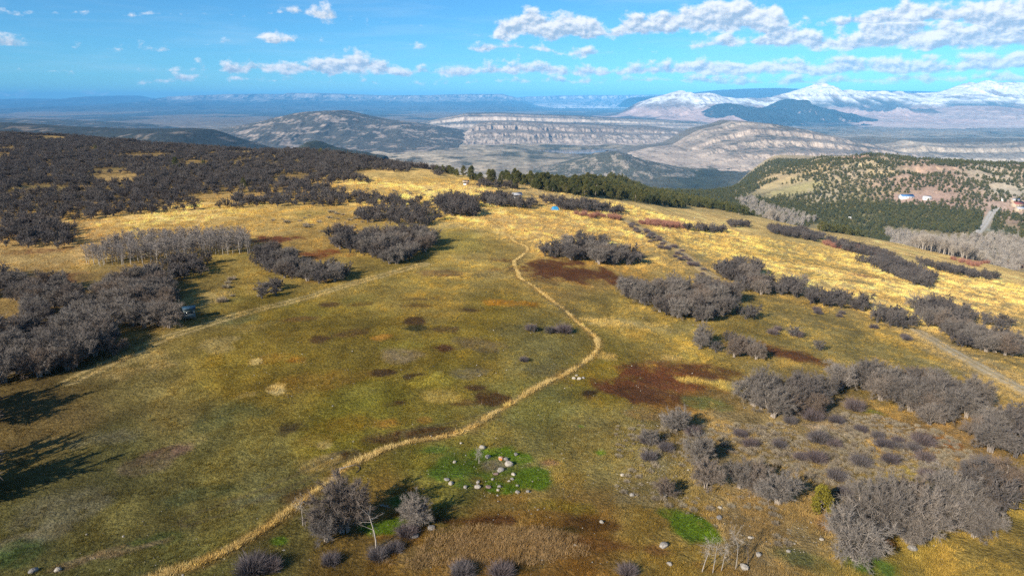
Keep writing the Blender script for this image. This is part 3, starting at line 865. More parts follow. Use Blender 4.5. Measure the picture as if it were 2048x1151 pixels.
ridge("banded_mesa", "grey-pink banded mesa above the wooded hill", 3900, [(1225, 318), (1260, 303), (1300, 294), (1345, 288), (1372, 272), (1400, 258), (1440, 250), (1462, 241), (1500, 243), (1540, 247), (1600, 257), (1660, 271), (1720, 284), (1760, 300), (1800, 318)], ZP, 1250, 700,
      [(0, 0), (.12, .10), (.16, .20), (.30, .27), (.34, .38), (.48, .46), (.52, .60), (.66, .68), (.70, .82), (.86, .89), (.90, .97), (1, 1)],
      col_cliff((.31, .25, .205), (.40, .33, .265), DK, 14, .55, .40), M_MID, 560, 160, 6, .15, .40, .016)
ridge("pale_cliff_band", "long pale cliff band behind the wooded hill", 3700, [(1690, 330), (1730, 300), (1752, 288), (1790, 284), (1805, 279), (1830, 283), (1880, 285), (1960, 284), (2060, 283), (2200, 282), (2400, 284), (2600, 300)], ZP, 620, 900,
      MESA, col_cliff((.34, .285, .225), (.42, .36, .285), DK, 8, .55, .35), M_MID, 460, 100, 7, .10, .6, .012, .3)
ridge("twin_tier_mesa", "long grey mesa with two tiers of cliffs above the reservoir", 5650, [(820, 300), (850, 287), (880, 276), (900, 268), (935, 262), (944, 253), (960, 246), (985, 243), (1040, 243), (1100, 246), (1160, 249), (1240, 252), (1310, 254), (1350, 258), (1400, 268), (1440, 282), (1500, 300)], ZP, 1150, 900,
      [(0, 0), (.14, .10), (.22, .24), (.34, .40), (.40, .55), (.60, .62), (.66, .84), (.74, .90), (.80, .98), (1, 1)], col_cliff((.30, .245, .21), (.385, .325, .28), DK, 9, .45, .40), M_MID, 620, 140, 8, .20, .42, .016, .5)
ridge("low_mesa", "low pale mesa with dark top behind the two-tiered mesa", 7900, [(800, 252), (850, 243), (900, 233), (930, 227), (1000, 226), (1060, 229), (1150, 232), (1240, 237), (1320, 240), (1420, 246), (1520, 256)], ZP, 900, 1600,
      MESA, col_cliff((.37, .30, .25), (.46, .39, .32), (.085, .085, .078), 6, .5, .5), M_MID, 420, 80, 9, .12, .7, .012, .4)
ridge("hump_hill", "broad dark hill with a bare grey cliff near its top", 5600, [(400, 268), (460, 256), (510, 246), (540, 241), (570, 232), (605, 224), (640, 222), (680, 221), (700, 226), (730, 233), (770, 240), (820, 246), (880, 255), (940, 266)], ZP, 1900, 900,
      [(0, 0), (.3, .14), (.6, .52), (.8, .84), (.86, .95), (1, 1)], col_wood((.085, .082, .070), (.33, .27, .22), 0.535), M_MID, 420, 120, 10, .16, .8, .02)
ridge("blue_bench", "long dark bench of scrub hills on the plain", 6500, [(-500, 232), (-200, 236), (0, 238), (150, 243), (260, 249), (330, 258), (420, 268)], ZP, 1500, 900,
      SOFT, col_wood((.06, .066, .062), (.24, .20, .16), 0.57), M_MID, 320, 60, 12, .1, 1.2, .02)
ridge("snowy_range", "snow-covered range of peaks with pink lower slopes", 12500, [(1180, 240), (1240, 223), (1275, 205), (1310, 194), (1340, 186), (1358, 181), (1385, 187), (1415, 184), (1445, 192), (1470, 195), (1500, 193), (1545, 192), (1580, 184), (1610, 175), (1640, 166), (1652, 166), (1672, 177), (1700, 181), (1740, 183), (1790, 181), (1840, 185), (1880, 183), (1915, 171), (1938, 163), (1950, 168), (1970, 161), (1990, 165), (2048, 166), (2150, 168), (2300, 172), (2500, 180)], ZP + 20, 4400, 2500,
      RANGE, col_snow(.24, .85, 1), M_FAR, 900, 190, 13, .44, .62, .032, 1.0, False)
ridge("foothill", "wooded foothills, cloud shade painted into their dark colour, below the snowy range", 9900, [(1330, 246), (1385, 238), (1420, 224), (1445, 211), (1462, 208), (1476, 217), (1500, 213), (1528, 219), (1552, 212), (1574, 203), (1588, 198), (1600, 206), (1618, 213), (1645, 216), (1668, 226), (1700, 231), (1740, 240), (1800, 246)], ZP, 1900, 1200,
      SOFT, col_wood((.032, .040, .046), (.22, .17, .15), 0.66), M_FAR, 460, 90, 14, .42, .6, .09)  # near-black wood colour also holds the painted cloud shadow
ridge("foothill", "pink bare foothills below the snowy range", 9500, [(1560, 250), (1640, 240), (1700, 232), (1780, 232), (1840, 236), (1900, 222), (1940, 212), (1990, 212), (2060, 222), (2200, 230), (2400, 250)], ZP, 2200, 1200,
      SOFT, col_cliff((.40, .29, .25), (.46, .36, .31), (.10, .09, .09), 6, .35, .1, False), M_FAR, 420, 80, 15, .18, .9, .02)
ridge("far_cliffs", "long line of hazy pale cliffs along the horizon", 30000, [(300, 206), (350, 197), (380, 192), (430, 190), (480, 188), (560, 188), (630, 186), (700, 188), (770, 191), (860, 190), (940, 188), (1005, 188), (1030, 194), (1060, 205), (1100, 214), (1180, 222)], ZP, 13000, 6000,
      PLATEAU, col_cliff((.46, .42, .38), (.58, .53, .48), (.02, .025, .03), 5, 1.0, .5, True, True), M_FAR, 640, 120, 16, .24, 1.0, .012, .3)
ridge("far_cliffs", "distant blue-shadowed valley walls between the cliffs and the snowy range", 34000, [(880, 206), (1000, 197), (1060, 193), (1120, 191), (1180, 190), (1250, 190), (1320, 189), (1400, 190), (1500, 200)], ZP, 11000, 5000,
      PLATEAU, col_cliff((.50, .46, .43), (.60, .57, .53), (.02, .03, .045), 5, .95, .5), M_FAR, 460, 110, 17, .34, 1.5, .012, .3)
ridge("far_hills", "low blue hills on the far horizon", 34000, [(-500, 197), (-200, 198), (0, 199), (60, 197), (120, 200), (180, 201), (215, 196), (235, 192), (250, 191), (270, 196), (300, 199), (350, 200), (450, 203)], ZP, 12000, 5000,
      SOFT, col_wood((.05, .06, .065), (.22, .19, .17), 0.60), M_FAR, 420, 70, 18, .14, 1.2, .02)
ridge("far_hills", "dark blue tableland showing behind the snowy peaks", 20500, [(1280, 195), (1400, 186), (1450, 180), (1500, 177), (1560, 176), (1600, 179), (1660, 183), (1760, 181), (1830, 182), (1950, 190)], ZP, 8000, 6000,
      SOFT, col_wood((.04, .055, .065), (.12, .11, .11), 0.66), M_FAR, 320, 60, 19, .10, 1.2, .01)


def build_haze():
    xs, y0, y1, z0, z1 = 44000, -600, 46000, -520, 440
    V = [(x, y, z) for z in (z0, z1) for y in (y0, y1) for x in (-xs, xs)]
    F = np.array([[0, 2, 3, 1], [4, 5, 7, 6], [0, 1, 5, 4], [2, 6, 7, 3], [0, 4, 6, 2], [1, 3, 7, 5]])
    m = bpy.data.materials.new("haze_air")
    m.use_nodes = True
    t = NT(m.node_tree)
    t.n.clear()
    out = t.add('ShaderNodeOutputMaterial')
    p = t.add('ShaderNodeVolumePrincipled')
    p.inputs['Color'].default_value = (.15, .52, 1.0, 1)
    p.inputs['Density'].default_value = 4.3e-5
    p.inputs['Anisotropy'].default_value = -0.3
    t.l.new(p.outputs[0], out.inputs['Volume'])
    tag(obj("haze", mesh_from("haze", np.array(V, float), F, m)), "thin blue haze over the far land", kind="stuff")


build_haze()


# ------------------------------------------------------------------ plants: meshes
class MB:
    def __init__(self):
        self.v, self.t, self.q, self.n = [], [], [], 0

    def tube(self, pts, rad, k=4):
        pts = np.asarray(pts, float)
        rings = []
        for i, p in enumerate(pts):
            d = pts[min(i + 1, len(pts) - 1)] - pts[max(i - 1, 0)]
            d = d / (np.linalg.norm(d) + 1e-9)
            a = np.cross(d, (0.31, 0.77, 0.55) if abs(d[2]) > 0.6 else (0, 0, 1.0))
            a /= np.linalg.norm(a) + 1e-9
            b = np.cross(d, a)
            w = np.linspace(0, 2 * math.pi, k, endpoint=False)
            rings.append(p + rad[i] * (np.cos(w)[:, None] * a + np.sin(w)[:, None] * b))
        base = self.n
        self.v.append(np.vstack(rings))
        self.n += k * len(pts)
        for i in range(len(pts) - 1):
            for j in range(k):
                j2 = (j + 1) % k
                self.q.append((base + i * k + j, base + i * k + j2, base + (i + 1) * k + j2, base + (i + 1) * k + j))

    def slivers(self, p, d, w, rng):
        """thin tapering twigs: arrays of start, vector and width"""
        n = len(p)
        side = np.cross(d, rng.normal(size=(n, 3)))
        side /= np.linalg.norm(side, axis=1)[:, None] + 1e-9
        bend = rng.normal(size=(n, 3)) * (np.linalg.norm(d, axis=1)[:, None] * 0.10)
        m = p + d * 0.5 + bend
        V = np.stack([p - side * w[:, None], p + side * w[:, None], m - side * w[:, None] * 0.6, m + side * w[:, None] * 0.6, p + d], 1).reshape(-1, 3)
        i = self.n + np.arange(n) * 5
        self.v.append(V)
        self.q += list(map(tuple, np.stack([i, i + 1, i + 3, i + 2], 1)))
        self.t += list(map(tuple, np.stack([i + 2, i + 3, i + 4], 1)))
        self.n += 5 * n

    def tris(self, p, d, w, rng):
        n = len(p)
        side = np.cross(d, rng.normal(size=(n, 3)))
        side /= np.linalg.norm(side, axis=1)[:, None] + 1e-9
        V = np.stack([p - side * w[:, None], p + side * w[:, None], p + d], 1).reshape(-1, 3)
        i = self.n + np.arange(n) * 3
        self.v.append(V)
        self.t += list(map(tuple, np.stack([i, i + 1, i + 2], 1)))
        self.n += 3 * n

    def mesh(self, name, mat, smooth=False):
        fs = []
        if self.q:
            fs.append(np.array(self.q))
        if self.t:
            fs.append(np.array(self.t))
        return mesh_from(name, np.vstack(self.v), fs, mat, smooth)


def unit(v):
    return v / (np.linalg.norm(v, axis=-1, keepdims=True) + 1e-9)


def bare_tree(seed, H=4.0, W=4.4, stems=5, nbr=16, twigs=3600, tw=0.013, low=0.32, up=0.35, single=False, lod=False, stem_r=0.075, lump=0.35, tlen=0.6):
    """leafless broad-crowned shrub or tree: returns (stems, crown) as mesh builders"""
    rng = np.random.default_rng(seed)
    st, cr = MB(), MB()
    cz, rz, rx = H * (low + 1) / 2, H * (1 - low) / 2, W / 2
    ends = []
    for s in range(stems):
        a = 2 * math.pi * s / stems + rng.uniform(-.5, .5)
        b0 = np.array([math.cos(a), math.sin(a), 0]) * (0.0 if single else rng.uniform(.08, .30) * W / 4)
        rr = (rng.uniform(.35, .72) if s else .1) * rx * (0.35 if single else 1)
        e = np.array([math.cos(a) * rr, math.sin(a) * rr, cz + rng.uniform(-.15, .45) * rz + (.25 * rz if s == 0 else 0)])
        mid = b0 * .6 + e * .4 + np.array([rng.normal() * .12, rng.normal() * .12, H * .07])
        mid2 = b0 * .25 + e * .75 + np.array([rng.normal() * .15, rng.normal() * .15, H * .06])
        P = np.array([b0 - (0, 0, .25), b0 * .9 + (rng.normal() * .03, rng.normal() * .03, H * .12), mid, mid2, e])
        r = stem_r * rng.uniform(.7, 1.15)
        st.tube(P, [r * 1.25, r, r * .75, r * .5, r * .22], 3 if lod else 5)
        ends.append(P)
    starts = []
    lr = rng.uniform(.34, .52, len(ends)) * min(rx, rz * 1.25) * (1.5 if single else 1.0) * (1 + lump * .2)
    for si, P in enumerate(ends):
        for j in range(nbr):
            t = rng.uniform(1.0, 4.0)
            i = min(int(t), 3)
            p = P[i] * (1 - (t - i)) + P[i + 1] * (t - i)
            d = unit(rng.normal(size=3) + np.array([P[4][0] / rx, P[4][1] / rx, up]) * .55)
            fall = rng.uniform(.0, 1.0) ** 1.6                     # some branches hang low on the outside
            C = P[4] * np.array([1, 1, 1 - .55 * fall * (1 - low)]) if not single else P[3] * (fall * .6) + P[4] * (1 - .6 * fall)
            q = C + d * lr[si] * np.array([1, 1, .85]) * rng.uniform(.8, 1.15)
            q[2] = max(q[2], H * low * .6)
            m = (p + q) / 2 + rng.normal(size=3) * .10 * W / 4
            cr.tube([p, m, q], [.024, .015, .006] if not lod else [.05, .03, .02], 3)
            starts.append((p, m, q))
    S = np.array(starts)
    k = rng.integers(0, len(S), twigs)
    t = rng.uniform(.15, 1.0, twigs) ** .7
    p = np.where((t < .5)[:, None], S[k, 0] * (1 - 2 * t)[:, None] + S[k, 1] * (2 * t)[:, None], S[k, 1] * (2 - 2 * t)[:, None] + S[k, 2] * (2 * t - 1)[:, None])
    out = unit(p - np.array([0, 0, cz * .7]))
    d = unit(rng.normal(size=(twigs, 3)) * .75 + out * .8 + np.array([0, 0, up]))
    L = rng.uniform(.45, 1.25, twigs) * tlen
    (cr.tris if lod else cr.slivers)(p, d * L[:, None], rng.uniform(.7, 1.3, twigs) * tw, rng)
    return st, cr


def aspen_tree(seed, lod=False, H=6.0):
    """upright slender leafless tree"""
    rng = np.random.default_rng(seed)
    st, cr = MB(), MB()
    ln = rng.normal(size=2) * .25
    P = np.array([[0, 0, -.25], [ln[0] * .2, ln[1] * .2, H * .3], [ln[0] * .6, ln[1] * .5, H * .65], [ln[0], ln[1], H]])
    st.tube(P, [.10, .08, .05, .012], 5)
    n = 46
    z = rng.uniform(.30, .97, n)
    a = rng.uniform(0, 2 * math.pi, n)
    L = (.35 + 1.25 * np.sin(np.clip((z - .2) / .85, 0, 1) * math.pi) ** .7) * rng.uniform(.7, 1.1, n)
    b = np.stack([np.interp(z * H, P[:, 2], P[:, 0]), np.interp(z * H, P[:, 2], P[:, 1]), z * H], 1)
    d = np.stack([np.cos(a), np.sin(a), rng.uniform(.35, 1.2, n)], 1)
    d = unit(d) * L[:, None]
    for i in range(n):
        cr.tube([b[i], b[i] + d[i] * .5 + (0, 0, .05), b[i] + d[i]], [.022, .014, .006], 3)
    m = 500 if lod else 1900
    k = rng.integers(0, n, m)
    t = rng.uniform(.2, 1, m)
    p = b[k] + d[k] * t[:, None]
    dd = unit(d[k] * 1.2 + rng.normal(size=(m, 3)) * .5 + np.array([0, 0, .4])) * rng.uniform(.25, .7, m)[:, None]
    (cr.tris if lod else cr.slivers)(p, dd, np.full(m, .026 if lod else .012), rng)
    return st, cr


def juniper_tree(seed, H=4.0, W=3.2, n=2600, size=.26, col=None):
    """dense evergreen with a ragged rounded cone of foliage sprays"""
    rng = np.random.default_rng(seed)
    st, cr = MB(), MB()
    st.tube([(0, 0, -.25), (.04, .02, H * .15), (.0, .06, H * .4), (.02, 0, H * .75)], [.17, .13, .09, .03], 6)
    nc = 46 if n > 1000 else 20
    z = rng.uniform(.12, .95, nc)
    prof = np.sin(np.clip(z * .82 + .22, 0, 1) * math.pi) ** .7
    a = rng.uniform(0, 2 * math.pi, nc)
    R = prof * W / 2 * rng.uniform(.45, .88, nc)
    C = np.stack([np.cos(a) * R, np.sin(a) * R, z * H], 1)
    rad = rng.uniform(.16, .30, nc) * W * .62
    for i in range(0, nc, 2):
        st.tube([(0, 0, max(C[i, 2] * .75, .2)), C[i] * .6 + (0, 0, .1), C[i]], [.035, .025, .012], 3)
    k = rng.integers(0, nc, n)
    u = unit(rng.normal(size=(n, 3)))
    u[:, 2] *= .9
    p = C[k] + u * rad[k][:, None] * rng.uniform(.55, 1.0, n)[:, None]
    d = unit(u * .6 + np.array([0, 0, .7]) + rng.normal(size=(n, 3)) * .35) * rng.uniform(.6, 1.3, n)[:, None] * size
    cr.tris(p, d, rng.uniform(.7, 1.3, n) * size * .30, rng)
    return st, cr


def low_bush(seed, n=420, H=.8, W=1.1, w=.012, up=.9):
    rng = np.random.default_rng(seed)
    cr = MB()
    a = rng.uniform(0, 2 * math.pi, n)
    r0 = rng.uniform(0, .32, n) * W
    el = rng.uniform(.15, 1.0, n) ** .8 * 1.35
    d = np.stack([np.cos(a) * np.cos(el), np.sin(a) * np.cos(el), np.sin(el) * up], 1) + rng.normal(size=(n, 3)) * .18
    p = np.stack([np.cos(a) * r0, np.sin(a) * r0, rng.uniform(-.05, .35, n) * H], 1)
    d = d * np.array([W * .42, W * .42, H * .75]) * rng.uniform(.6, 1.1, n)[:, None]
    cr.tris(p, d, rng.uniform(.7, 1.3, n) * w, rng)
    return cr


def tuft_mesh(seed, n=26, H=.45, W=.28, w=.014):
    rng = np.random.default_rng(seed)
    b = MB()
    a = rng.uniform(0, 2 * math.pi, n)
    r0 = np.sqrt(rng.uniform(0, 1, n)) * W
    p = np.stack([np.cos(a) * r0, np.sin(a) * r0, np.full(n, -.04)], 1)
    d = np.stack([np.cos(a) * .28, np.sin(a) * .28, np.ones(n)], 1) + rng.normal(size=(n, 3)) * np.array([.28, .28, .1])
    b.tris(p, d * H * rng.uniform(.5, 1.1, n)[:, None], np.full(n, w), rng)
    return b


# ------------------------------------------------------------------ plants: materials
def mat_plant(name, cols, rough=0.85, instanced=False, transl=0.0):
    """plant colour that differs from plant to plant"""
    m, t, b = new_mat(name, rough, 0.15)
    oi = t.add('ShaderNodeObjectInfo')
    rp = t.add('ShaderNodeValToRGB')
    e = rp.color_ramp.elements
    while len(e) > 1:
        e.remove(e[-1])
    for i, c in enumerate(cols):
        p = i / max(len(cols) - 1, 1)
        x = e[0] if i == 0 else e.new(p)
        x.position = p
        x.color = (*c, 1)
    t.put(rp.inputs[0], oi.outputs['Random'])
    tc = t.add('ShaderNodeTexCoord')
    n = t.ramp(t.noise(tc.outputs['Object'], 1.3, 3.0, 0.6), 0.3, 0.7, 0.72, 1.28, False)
    c = t.vmath('SCALE', rp.outputs[0])
    t.put(c.node.inputs['Scale'], n)
    t.put(b.inputs['Base Color'], c)
    return m


M_TWIG = mat_plant("oak_twigs", [(0.152, 0.131, 0.112), (0.200, 0.176, 0.152), (0.120, 0.104, 0.092), (0.220, 0.194, 0.168), (0.160, 0.120, 0.090), (0.112, 0.099, 0.091), (0.180, 0.157, 0.134)])
M_TWIGF = mat_plant("oak_twigs_scrub", [(0.095, 0.083, 0.076), (0.132, 0.116, 0.106), (0.069, 0.061, 0.059), (0.114, 0.094, 0.081), (0.074, 0.067, 0.065), (0.145, 0.129, 0.118)])
M_STEM = mat_plant("oak_bark", [(.27, .23, .19), (.34, .29, .24), (.22, .19, .165)])
M_ASPT = mat_plant("aspen_twigs", [(.24, .21, .185), (.29, .255, .225), (.21, .185, .17), (.26, .225, .195)])
M_ASPS = mat_plant("aspen_bark", [(.34, .31, .27), (.40, .37, .32)])
M_JUN = mat_plant("juniper_foliage", [(.068, .074, .022), (.095, .092, .026), (.052, .062, .024), (.115, .105, .030), (.062, .068, .028)])
M_JUNY = mat_plant("yellow_juniper_foliage", [(.18, .155, .022), (.20, .17, .026)])
M_JUNS = mat_plant("juniper_bark", [(.26, .21, .16), (.32, .27, .21)])
M_COT = mat_plant("cottonwood_twigs", [(.33, .29, .245), (.38, .335, .28), (.28, .25, .22), (.32, .275, .225)])
M_WIL = mat_plant("willow_stems", [(.30, .135, .09), (.34, .17, .12), (.26, .12, .09)])
M_SAGE = mat_plant("sagebrush_twigs", [(.26, .215, .145), (.31, .26, .175), (.22, .18, .13), (.28, .23, .165), (.33, .275, .19)])
M_SAGP = mat_plant("dark_brush_twigs", [(.125, .098, .098), (.155, .122, .116), (.105, .088, .092), (.14, .122, .118)])


def mat_tint(name):
    m, t, b = new_mat(name, 0.9, 0.1)
    at = t.add('ShaderNodeAttribute', attribute_name='tint', attribute_type='INSTANCER')
    t.put(b.inputs['Base Color'], at.outputs['Color'])
    return m


M_GRASS = mat_tint("dry_grass")


# ------------------------------------------------------------------ scattering
def gn_tree():
    ng = bpy.data.node_groups.new("scatter", 'GeometryNodeTree')
    ng.is_modifier = True
    ng.interface.new_socket("Geometry", in_out='INPUT', socket_type='NodeSocketGeometry')
    cs = ng.interface.new_socket("Source", in_out='INPUT', socket_type='NodeSocketCollection')
    ng.interface.new_socket("Geometry", in_out='OUTPUT', socket_type='NodeSocketGeometry')
    k = NT(ng)
    gi, go = k.add('NodeGroupInput'), k.add('NodeGroupOutput')
    ci = k.add('GeometryNodeCollectionInfo')
    ci.inputs['Separate Children'].default_value = True
    ci.inputs['Reset Children'].default_value = True
    k.l.new(gi.outputs[1], ci.inputs[0])
    ip = k.add('GeometryNodeInstanceOnPoints')
    k.l.new(gi.outputs[0], ip.inputs['Points'])
    k.l.new(ci.outputs[0], ip.inputs['Instance'])
    ip.inputs['Pick Instance'].default_value = True

    def na(nm, dt):
        nd = k.add('GeometryNodeInputNamedAttribute', data_type=dt)
        nd.inputs[0].default_value = nm
        return next(o for o in nd.outputs if o.enabled and o.name == 'Attribute')
    k.l.new(na('pick', 'INT'), ip.inputs['Instance Index'])
    rv = k.add('FunctionNodeEulerToRotation')
    k.l.new(na('rot', 'FLOAT_VECTOR'), rv.inputs[0])
    k.l.new(rv.outputs[0], ip.inputs['Rotation'])
    k.l.new(na('scl', 'FLOAT_VECTOR'), ip.inputs['Scale'])
    k.l.new(ip.outputs[0], go.inputs[0])
    return ng, cs.identifier


SCATTER, SRC = gn_tree()


def source(name, meshes):
    c = bpy.data.collections.new(name)
    for i, me in enumerate(meshes):
        c.objects.link(bpy.data.objects.new(me.name, me))
    return c


def stuff(name, label, P, scl, src, seed=0, tint=None, tilt=0.06):
    P = np.asarray(P, np.float32)
    n = len(P)
    rng = np.random.default_rng(seed)
    me = bpy.data.meshes.new(name)
    me.vertices.add(n)
    me.vertices.foreach_set("co", P.ravel())
    scl = np.asarray(scl, np.float32)
    if scl.ndim == 1:
        scl = np.repeat(scl[:, None], 3, 1)
    me.attributes.new("scl", 'FLOAT_VECTOR', 'POINT').data.foreach_set("vector", scl.ravel())
    rot = np.stack([rng.normal(0, tilt, n), rng.normal(0, tilt, n), rng.uniform(0, 6.283, n)], 1).astype(np.float32)
    me.attributes.new("rot", 'FLOAT_VECTOR', 'POINT').data.foreach_set("vector", rot.ravel())
    me.attributes.new("pick", 'INT', 'POINT').data.foreach_set("value", rng.integers(0, len(src.objects), n).astype(np.int32))
    if tint is not None:
        c4 = np.ones((n, 4), np.float32)
        c4[:, :3] = tint
        me.attributes.new("tint", 'FLOAT_COLOR', 'POINT').data.foreach_set("color", c4.ravel())
    o = obj(name, me)
    md = o.modifiers.new("scatter", 'NODES')
    md.node_group = SCATTER
    md[SRC] = src
    return tag(o, label, kind="stuff")


def poisson(poly, spacing, rng, maxn=20000, mask=None):
    """irregular points inside a polygon on the ground"""
    poly = np.asarray(poly)
    lo, hi = poly.min(0) - spacing, poly.max(0) + spacing
    gx = np.arange(lo[0], hi[0], spacing)
    gy = np.arange(lo[1], hi[1], spacing)
    C = np.stack(np.meshgrid(gx, gy), -1).reshape(-1, 2)
    C = C + rng.uniform(-.46, .46, C.shape) * spacing
    C = C[in_poly(C, poly)]
    if mask is not None and len(C):
        C = C[mask(C[:, 0], C[:, 1])]
    C = C[rng.permutation(len(C))[:maxn]]
    return C.reshape(-1, 2)


def with_z(P2):
    P2 = np.asarray(P2).reshape(-1, 2)
    return np.column_stack([P2, ground_h(P2[:, 0], P2[:, 1])]) if len(P2) else np.zeros((0, 3))


HT = {}


class Kind:
    """a kind of plant: full meshes for single plants, light joined ones for the mass"""
    def __init__(self, name, category, protos, trunk_mat, crown_mat, lods, crown_name="crown", trunk_name="trunk", far_mat=None):
        self.name, self.category = name, category
        self.parts = []
        for i, (st, cr) in enumerate(protos):
            hz = float(np.vstack(cr.v)[:, 2].max())
            self.parts.append((st.mesh(name + "_trunk", trunk_mat) if st is not None and st.v else None, cr.mesh(name + "_crown", crown_mat)))
            HT[self.parts[-1][1].name] = hz
        self.cn, self.tn = crown_name, trunk_name
        ms = []
        for i, (st, cr) in enumerate(lods):
            if st is not None and st.v:
                off = cr.n
                cr.v += st.v
                cr.q += [tuple(off + a for a in f) for f in st.q]
                cr.t += [tuple(off + a for a in f) for f in st.t]
                cr.n += st.n
            ms.append(cr.mesh(name + "_mass", far_mat or crown_mat))
        self.src = source(name + "_source", ms) if ms else None
        self.want = []

    def plant(self, P3, scl, label, group, rz=None, proto=None):
        self.want.append((tuple(P3), float(scl), label, group, rz, proto))

    def finish(self, limit, mass_name, mass_label, seed=1):
        rng = np.random.default_rng(seed)
        cp = np.array([0, 0, CAMZ])

        def size(wn):
            p = np.array(wn[0])
            px = (p[0] / max(p[1], 1)) * FPX
            vis = 1.0 if (p[1] > 0 and abs(px) < 1100) else 0.05
            return vis * wn[1] / np.linalg.norm(p - cp)
        self.want.sort(key=size, reverse=True)
        tops = {}
        for (p, s, label, group, rz, proto) in self.want[:limit]:
            st, cr = self.parts[int(rng.integers(0, len(self.parts))) if proto is None else proto]
            e = empty(self.name, (p[0], p[1], p[2] - .03), rng.uniform(0, 6.283) if rz is None else rz)
            e.scale = (s * rng.uniform(.92, 1.1), s * rng.uniform(.92, 1.1), s)
            tag(e, label, self.category, group)
            tops.setdefault(group, []).append((HT[cr.name] * s, e, label))
            if st is not None:
                obj(self.tn, st, e)
            obj(self.cn, cr, e)
        for grp, lst in tops.items():
            if grp and len(lst) > 3:
                lst.sort(key=lambda q: q[0])
                for word, (h, e, lab) in (("tallest ", lst[-1]), ("second tallest ", lst[-2]), ("shortest ", lst[0])):
                    e["label"] = word + lab
        rest = self.want[limit:]
        if rest:
            stuff(mass_name, mass_label, [w[0] for w in rest], [w[1] for w in rest], self.src, seed)
        return len(rest)


# ------------------------------------------------------------------ plants: where they grow
RNG = np.random.default_rng(12)
OAK = Kind("oak_shrub", "shrub", [bare_tree(100 + i, H=h, W=w, stems=s, nbr=17, twigs=8800, tw=.0132, tlen=.50, lump=.45, low=.10, up=.25) for i, (h, w, s) in enumerate([(4.0, 4.4, 8), (4.4, 4.0, 7), (3.6, 4.6, 9), (4.2, 3.8, 7), (3.8, 5.0, 10)])],
           M_STEM, M_TWIG, [bare_tree(140 + i, H=h, W=w, stems=6, nbr=8, twigs=1200, tw=.047, tlen=.55, lod=True, lump=.5, low=.06, up=.25) for i, (h, w) in enumerate([(4.0, 4.6), (4.2, 4.0), (3.6, 5.0), (4.4, 3.8)])], far_mat=M_TWIGF)
ASPEN = Kind("aspen_tree", "tree", [aspen_tree(200 + i) for i in range(3)], M_ASPS, M_ASPT, [aspen_tree(230 + i, True) for i in range(2)])
JUNIPER = Kind("juniper_tree", "tree", [juniper_tree(300 + i, h, w) for i, (h, w) in enumerate([(4.4, 3.4), (3.8, 3.6), (5.0, 3.4)])], M_JUNS, M_JUN,
               [juniper_tree(330 + i, h, w, 420, .55) for i, (h, w) in enumerate([(4.4, 3.6), (3.6, 3.8), (5.0, 3.6)])])
COTTON = Kind("cottonwood_tree", "tree", [bare_tree(400 + i, H=10, W=7.0, stems=4, nbr=26, twigs=3200, tw=.02, low=.16, up=.9, single=True, stem_r=.18, tlen=1.2, lump=.3) for i in range(3)], M_COT, M_COT,
              [bare_tree(430 + i, H=10, W=7.0, stems=3, nbr=12, twigs=800, tw=.05, low=.16, up=.9, single=True, lod=True, stem_r=.18, tlen=1.5, lump=.3) for i in range(2)])
WILLOW = Kind("willow_bush", "shrub", [(None, low_bush(500 + i, 900, 2.0, 2.4, .014, 1.2)) for i in range(2)], None, M_WIL, [(None, low_bush(520, 300, 2.0, 2.4, .03, 1.2))], crown_name="stems")
SAGE = Kind("sagebrush", "bush", [(None, low_bush(600 + i, 700, .62, 1.25, .012, .95)) for i in range(3)], None, M_SAGE, [(None, low_bush(620 + i, 130, .62, 1.2, .028)) for i in range(3)], crown_name="twigs")
BRUSH = Kind("dark_brush", "bush", [(None, low_bush(650 + i, 1500, 1.15, 1.9, .0125, .9)) for i in range(3)], None, M_SAGP, [(None, low_bush(670 + i, 260, 1.15, 1.9, .032)) for i in range(2)], crown_name="twigs")


def thicket(kind, px_poly, spacing, smin, smax, label, group, mask=None, edge_small=True):
    W = Gp(px_poly)
    P = poisson(W, spacing * .88, RNG, mask=mask)
    for q in with_z(P):
        kind.plant(q, RNG.uniform(smin * .72, smax * 1.04), label, group)
    return len(P)


def Gclip(pts, over):
    """like Gp, but not past the plateau's edge"""
    w = Gp(pts)
    r, a = np.hypot(w[:, 0], w[:, 1]), np.degrees(np.arctan2(w[:, 0], w[:, 1]))
    k = np.minimum(1.0, (np.interp(a, EDGE_A, EDGE_R) + over) / r)
    return w * k[:, None]


def Gfar(pts, rmax):
    w = Gp(pts)
    return w * np.minimum(1.0, rmax / np.hypot(w[:, 0], w[:, 1]))[:, None]


